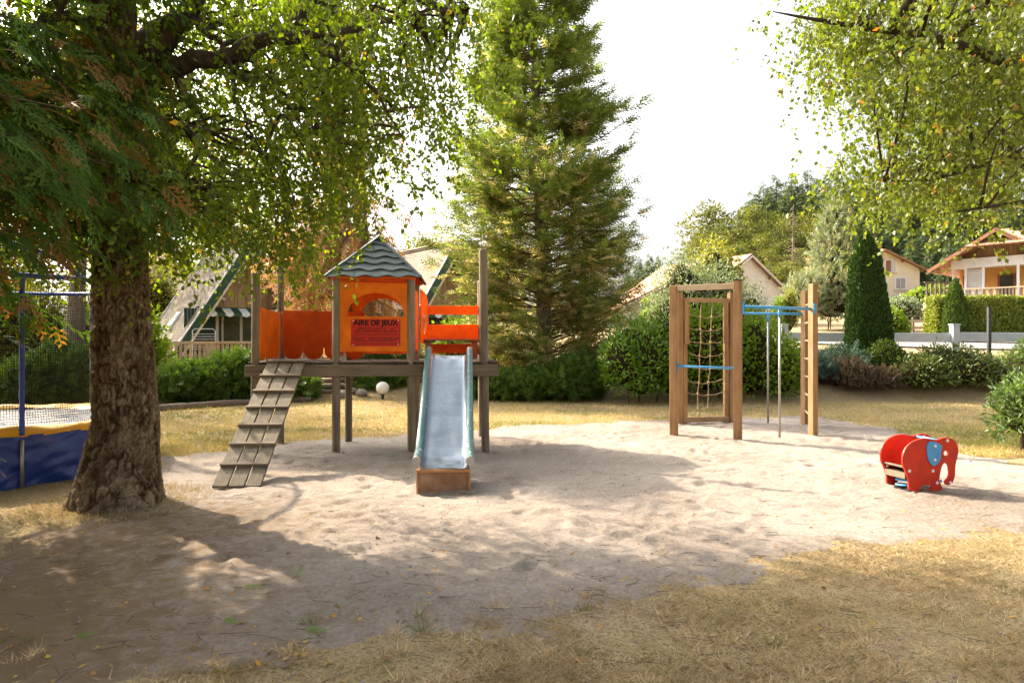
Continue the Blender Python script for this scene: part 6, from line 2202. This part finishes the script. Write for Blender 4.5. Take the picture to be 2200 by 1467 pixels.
def gable_house(name, label, apex, hw, slope, depth, wallz, rz, wall, over=.5, roof=TILES, fascia=TILE_EDGE):
    """apex: world point of the front gable tip; local x right along the gable, y back along the ridge"""
    o = thing(name, label, 'house', (apex[0], apex[1], wallz), rz)
    h = apex[2] - wallz
    ez = h - hw * slope
    MB().prism([[(-hw, -1.5), (hw, -1.5), (hw, ez), (0, h - .02), (-hw, ez)]], (0, depth, 0), (1, 0, 0), (0, 0, 1), depth).build('wall', wall, o)
    for s in (-1, 1):
        ee = np.array((s * (hw + over), 0, ez - over * slope))
        lo_f, lo_b, hi_f, hi_b = ee + (0, -over, .10), ee + (0, depth + over, .10), np.array((0, -over, h + .10)), np.array((0, depth + over, h + .10))
        cs = [lo_b, lo_f, hi_f, hi_b] if s < 0 else [lo_f, lo_b, hi_b, hi_f]
        rf = slab_uv('roof', cs, .10, roof, o, fascia)
        MB().bar(lo_f + (0, -.02, -.16), hi_f + (0, -.02, -.16), .05, .16, up=(0, -1, 0)).build('barge_board', WHITEPAINT if wall is OFFWHITE else BOARD_DK, rf)
        for k in range(2):
            q = lo_f + (hi_f - lo_f) * (.12 + .42 * k)
            MB().bar(q + (0, .06, -.22), q + (0, over + .05, -.22), .16, .16).build('purlin', BOARD_DK, rf)
    return o, h, ez
# white house behind the climbing frame
ap = at(1607, 549, 46)
zb = float(H(ap[0], ap[1]))
wh, hh, ez = gable_house('white_house', 'white gabled house with terracotta tiles behind the climbing frame', ap, 4.2, .62, 8, zb, R_(30), OFFWHITE, .35)
win(wh, np.array((2.2, 0, 1.2)), .9, 1.0, np.array([(1, 0, 0), (0, -1, 0), (0, 0, 1)]).T)
# low house whose roof shows through the shrubs
ap = at(1490, 578, 48)
zb = float(H(ap[0], ap[1]))
gable_house('low_house', 'low house with pale terracotta roof half hidden by grey shrubs', ap, 6.6, .50, 8, zb, R_(8), OFFWHITE, .6)
# cream house
ap = at(1896, 538, 66)
zb = float(H(ap[0], ap[1])) - .2
ch, hh, ez = gable_house('cream_house', 'cream rendered house with small windows right of the clipped column', ap, 3.85, .44, 9, zb, R_(6), CREAM, .55)
MM = np.array([(1, 0, 0), (0, -1, 0), (0, 0, 1.0)]).T
def at_wall(px, py):
    p = at(px, py, 66)
    d_ = p - np.array((ap[0], ap[1], zb))
    c_, s_ = math.cos(-R_(6)), math.sin(-R_(6))
    return np.array((d_[0] * c_ - d_[1] * s_, 0, d_[2]))
win(ch, at_wall(1914, 571), 1.0, 1.05, MM, [(-1, SHUTTER_BR), (1, SHUTTER_W)])
win(ch, at_wall(1937, 608), 1.0, 1.05, MM)
win(ch, at_wall(1896, 612), .7, .9, MM)
MB().box((.15, .8, hh + .25), (.42, .42, 1.0)).build('chimney', TILE_EDGE, ch)
MB().box((0, -.06, .15), (7.7, .05, .5)).build('plinth', STONE, ch)

# chalet house with loggia at the right edge
RHc = at(2150, 497, 40.0)
zb = float(H(RHc[0], RHc[1]))
rh = thing('chalet_house', 'wooden gabled chalet with white beam, ochre loggia and grey balcony at the right edge', 'house', (RHc[0], RHc[1], zb), R_(-48))
hR = RHc[2] - zb
hwR = 3.35
slope = .62
eR = hR - hwR * slope
MB().prism([[(-hwR + .9, -1), (hwR - .9, -1), (hwR - .9, eR + .3), (-hwR + .9, eR + .3)]], (0, 9, 0), (1, 0, 0), (0, 0, 1), 7.6).build('wall', OFFWHITE, rh)
x = -hwR + .95
while x < hwR - .95:
    zt = hR - max(abs(x), abs(x + .2)) * slope - .22
    z0_ = eR + .62
    if zt > z0_ + .03:
        MB().box((x + .1, .10, (z0_ + zt) / 2), (.19, .05, zt - z0_)).build('gable_board', BOARD_DK, rh)
    x += .20
MB().prism([[(-hwR + .8, eR + .55), (hwR - .8, eR + .55), (0, hR - .3)]], (0, .30, 0), (1, 0, 0), (0, 0, 1), .10).build('gable_back', BOARD_DK, rh)
MB().box((0, .02, eR + .34), (2 * hwR - 1.7, .30, .56)).build('white_beam', WHITEPAINT, rh)
for s in (-1, 1):
    ee = np.array((s * (hwR + .2), 0, hR - (hwR + .2) * slope))
    lo_f, lo_b, hi_f, hi_b = ee + (0, -1.1, .12), ee + (0, 9.5, .12), np.array((0, -1.1, hR + .12)), np.array((0, 9.5, hR + .12))
    cs = [lo_b, lo_f, hi_f, hi_b] if s < 0 else [lo_f, lo_b, hi_b, hi_f]
    rf = slab_uv('roof', cs, .12, TILES, rh, TILE_EDGE)
    MB().bar(lo_f + (0, -.03, -.22), hi_f + (0, -.03, -.22), .06, .22, up=(0, -1, 0)).build('barge_board', HONEY_X, rf)
    for k in range(3):
        q = lo_f + (hi_f - lo_f) * (.10 + .32 * k)
        MB().bar(q + (0, .05, -.30), q + (0, 1.15, -.30), .22, .22).build('purlin', HONEY_X, rf)
# small hipped front over the tip of the gable
slab_uv('half_hip', [(-1.5, -1.35, hR - .85), (1.9, -1.35, hR - .85), (.25, .6, hR + .22), (-.25, .6, hR + .22)], .08, TILES, rh, TILE_EDGE)
slab_uv('upper_roof', [(-.6, 3.2, hR - 1.0), (7.5, 3.2, hR - 1.0), (7.5, 6.0, hR + .75), (-.6, 6.0, hR + .75)], .12, TILES, rh, TILE_EDGE)
zf = 1.55 + (733 - 654) * 39 / F - zb
MB().box((0, -.2, zf - .08), (2 * hwR - 1.6, 1.9, .16)).build('balcony_floor', RAILWOOD, rh)
MB().box((0, 1.42, (zf + eR + .1) / 2), (2 * hwR - 1.85, .06, eR - zf + .1)).build('loggia_wall', OCHRE, rh)
for x_ in (-hwR + .95, -1.75, -.85, .85, hwR - .95):
    MB().box((x_, -.02, (zf + eR + .08) / 2), (.13, .13, eR + .08 - zf)).build('loggia_post', WHITEPAINT, rh)
MB().box((-1.30, .02, (zf + eR) / 2 + .1), (.82, .06, eR - zf - .3)).build('louvred_shutter', SHUTTER_W, rh)
for k in range(13):
    MB().box((-1.30, -.025, zf + .25 + k * (eR - zf - .5) / 12), (.76, .03, .035)).build('louvre', WHITECAP, rh)
for x_, w_ in ((-2.05, .45), (.0, .9), (1.6, .8)):
    d_ = MB().box((x_, 1.37, zf + .98), (w_, .05, 1.95)).build('door', SHUTTER_BR, rh)
    MB().box((x_, 1.335, zf + 1.2), (w_ - .24, .02, 1.3)).build('pane', GLASS, d_)
hr = MB().box((0, -1.12, zf + .98), (2 * hwR - 1.6, .08, .08)).build('balcony_rail', RAILWOOD, rh)
x = -hwR + .85
while x < hwR - .85:
    MB().box((x, -1.12, zf + .46), (.11, .03, .98)).build('baluster', LOGWOOD if (int(x * 9) % 3) else RAILWOOD, hr)
    x += .175

# ------------------------------------------------------------------ road, fence, small things on the right
xs_, ys_ = np.linspace(0, 1, 9), np.linspace(0, 1, 40)
def strip(name, pts, widths, mat, lift):
    c = curve(pts, 12)
    T = nrm(np.gradient(c, axis=0))
    S = np.stack([T[:, 1], -T[:, 0], np.zeros(len(c))], -1)
    w = np.interp(np.linspace(0, 1, len(c)), np.linspace(0, 1, len(widths)), widths)
    V, Q = [], []
    for i in range(len(c)):
        for k in np.linspace(-.5, .5, 9):
            p = c[i] + S[i] * w[i] * k
            V.append((p[0], p[1], float(H(p[0], p[1])) + lift))
    for i in range(len(c) - 1):
        for k in range(8):
            a = i * 9 + k
            Q.append((a, a + 1, a + 10, a + 9))
    o = MB().add(V, Q).build(name, mat, smooth=True)
    o['kind'] = 'structure'
    return o
strip('road', [(26, 20.8, 0), (19, 23.5, 0), (13.5, 25.5, 0), (9.5, 30.5, 0), (8, 40, 0)], [4.6, 4.4, 4.2, 3.6, 3.4], ASPHALT, .05)
strip('driveway', [(18, 25, 0), (22, 33, 0), (29, 44, 0), (36, 52, 0)], [3.0, 2.8, 2.6, 2.6], ASPHALT, .09)

def rail_pt(px, d):
    return np.array(((px - 1100) / F * d, d, 0))
FA, FB = rail_pt(1684, 20.6), rail_pt(2330, 20.0)
fo = thing('white_fence', 'white single rail fence with square posts along the road', 'fence', (FA[0], FA[1], 0))
npost = 3
for k in range(npost):
    t = (0, .575, 1.0)[k]
    p = FA + (FB - FA) * t
    zt = EYE + (733 - 698) * p[1] / F
    zg = float(H(p[0], p[1]))
    q = p - FA
    po = MB().box((q[0], q[1], (zt + zg - .3) / 2), (.20, .20, zt - zg + .3)).build('post', FENCEWHITE, fo, bevel=.012)
    MB().box((q[0], q[1], zt + .015), (.24, .24, .035)).build('post_cap', FENCEWHITE, po, bevel=.01)
for a, b in ((0, .575), (.575, 1.0)):
    p, q = FA + (FB - FA) * a, FA + (FB - FA) * b
    za, zb_ = EYE + (733 - 723) * p[1] / F, EYE + (733 - 725) * q[1] / F
    MB().bar((p[0] - FA[0], p[1] - FA[1] + .03, za), (q[0] - FA[0], q[1] - FA[1] + .03, zb_), .045, .27).build('rail', FENCEWHITE, fo, bevel=.01)
p = rail_pt(2125, 19.4)
zg = float(H(p[0], p[1]))
zt = EYE + (733 - 660) * 19.4 / F
o = thing('dark_post', 'slim dark metal post rising in front of the white fence', 'post', (p[0], p[1], zg))
MB().box((0, 0, (zt - zg) / 2 - .1), (.085, .085, zt - zg + .2)).build('shaft', DARKMETAL, o, bevel=.008)
MB().box((0, 0, zt - zg + .005), (.095, .095, .02)).build('cap', DARKMETAL, o)
# rustic fence and white utility box beyond
p = gpos(1955, 33)
o = thing('rustic_fence', 'low weathered wooden fence beyond the white rail', 'fence', p)
for x_ in (-.85, .15, .95):
    MB().box((x_, 0, .35), (.09, .09, .95)).build('post', LOGWOOD, o)
for z in (.30, .62):
    MB().bar((-.95, -.07, z - .04), (1.05, -.07, z + .03), .04, .14).build('rail', RAILWOOD, o)
p = gpos(2011, 31)
o = thing('utility_box', 'white utility cabinet standing left of the bright hedge', 'cabinet', p)
MB().box((0, 0, .60), (.52, .40, 1.25)).build('body', WHITEPAINT, o, bevel=.02)
MB().box((0, 0, 1.245), (.58, .46, .05)).build('lid', SHUTTER_W, o)
MB().box((-.0, -.207, .68), (.42, .012, .92)).build('door', WHITECAP, o)
p = gpos(2016, 40)
o = thing('garden_wall', 'low white garden wall with wooden rail left of the chalet house', 'wall', p)
MB().box((0, 0, .45), (1.5, .25, 1.2)).build('wall', OFFWHITE, o)
MB().box((0, -.02, 1.12), (1.8, .36, .12)).build('coping', TILE_EDGE, o)
for k in range(6):
    MB().box((-.6 + k * .26, .1, 2.2), (.10, .04, 1.0)).build('baluster', LOGWOOD, o)
MB().box((.05, .1, 2.72), (1.6, .07, .08)).build('handrail', LOGWOOD, o)
MB().box((.05, .1, 1.45), (1.6, .25, .5)).build('upper_course', OFFWHITE, o)

# ------------------------------------------------------------------ log steps, edging logs, stones, bird house
p0 = np.array((at(692, 0, 18.9)[0], 18.9, float(H(-5.2, 18.9))))
o = thing('log_steps', 'four wooden log steps climbing from the lawn under the deck', 'steps', p0)
for k in range(4):
    MB().tube([(-.62, k * .34, .05 + k * .135), (.62, k * .34, .05 + k * .135)], .062, 10).build('riser_log', LOGWOOD, o, smooth=True)
    MB().box((0, k * .34 + .18, .02 + k * .135), (1.18, .30, .10)).build('tread', LOGWOOD, o)
MB().bar((.70, -.1, .18), (.70, 1.3, .72), .10, .14).build('stringer', LOGWOOD, o)
for i, (xa_, ya_, xb_, yb_, lab) in enumerate(((330, 878, 560, 862, 'long edging log below the first juniper'), (775, 846, 960, 838, 'edging log behind the globe lamp'), (560, 862, 668, 858, 'short edging log left of the log steps'))):
    a, b = G(xa_, ya_, .06), G(xb_, yb_, .06)
    a[2], b[2] = float(H(a[0], a[1])) + .06, float(H(b[0], b[1])) + .06
    o = thing('edging_log', lab, 'log', a, 0, 'logs edging the lawn')
    c = curve([(0, 0, 0), (b - a) / 2 + (0, .05, .01), b - a], 6)
    MB().tube(c, .085 + .008 * np.sin(np.arange(len(c))), 10).build('log', LOGWOOD, o, smooth=True)
g = np.random.default_rng(88)
for i, (px, py, lab) in enumerate(((737, 842, 'largest pale stone beside the log steps'), (778, 838, 'small pale stone at the foot of the dead stems'), (760, 850, 'flat pale stone nearest the lawn'))):
    d = 18.3 + .3 * i
    p = gpos(px, d)
    o = thing('stone', lab, 'stone', p, 0, 'stones by the steps')
    m = MB().sphere((0, 0, .08), (.20 - .04 * i, .15, .13 - .02 * i), 10, 7)
    m.v = [tuple(np.array(v) * (1 + .12 * math.sin(9 * v[0] + 5 * v[1] + 7 * v[2] + i))) for v in m.v]
    m.build('boulder', STONE, o, smooth=False)
p = np.array((at(835, 0, 22.5)[0], 22.5, float(H(-4.0, 22.5))))
zc = at(835, 672, 22.5)[2] - p[2]
o = thing('bird_house', 'small pale wooden bird house on a pole seen through the hut window', 'bird house', p)
MB().box((0, 0, zc / 2 - .15), (.07, .07, zc - .1)).build('pole', LOGWOOD, o)
MB().box((0, 0, zc), (.26, .24, .24)).build('box', RAILWOOD, o, bevel=.01)
for s in (-1, 1):
    MB().bar((s * .20, 0, zc + .10), (0, 0, zc + .24), .34, .02, up=(s * .6, 0, 1)).build('roof', RAILWOOD, o)
MB().sphere((0, -.121, zc + .02), (.035, .006, .035), 10, 6).build('hole_disc', BLACK, o)  # black disc paints in the dark inside of the hole
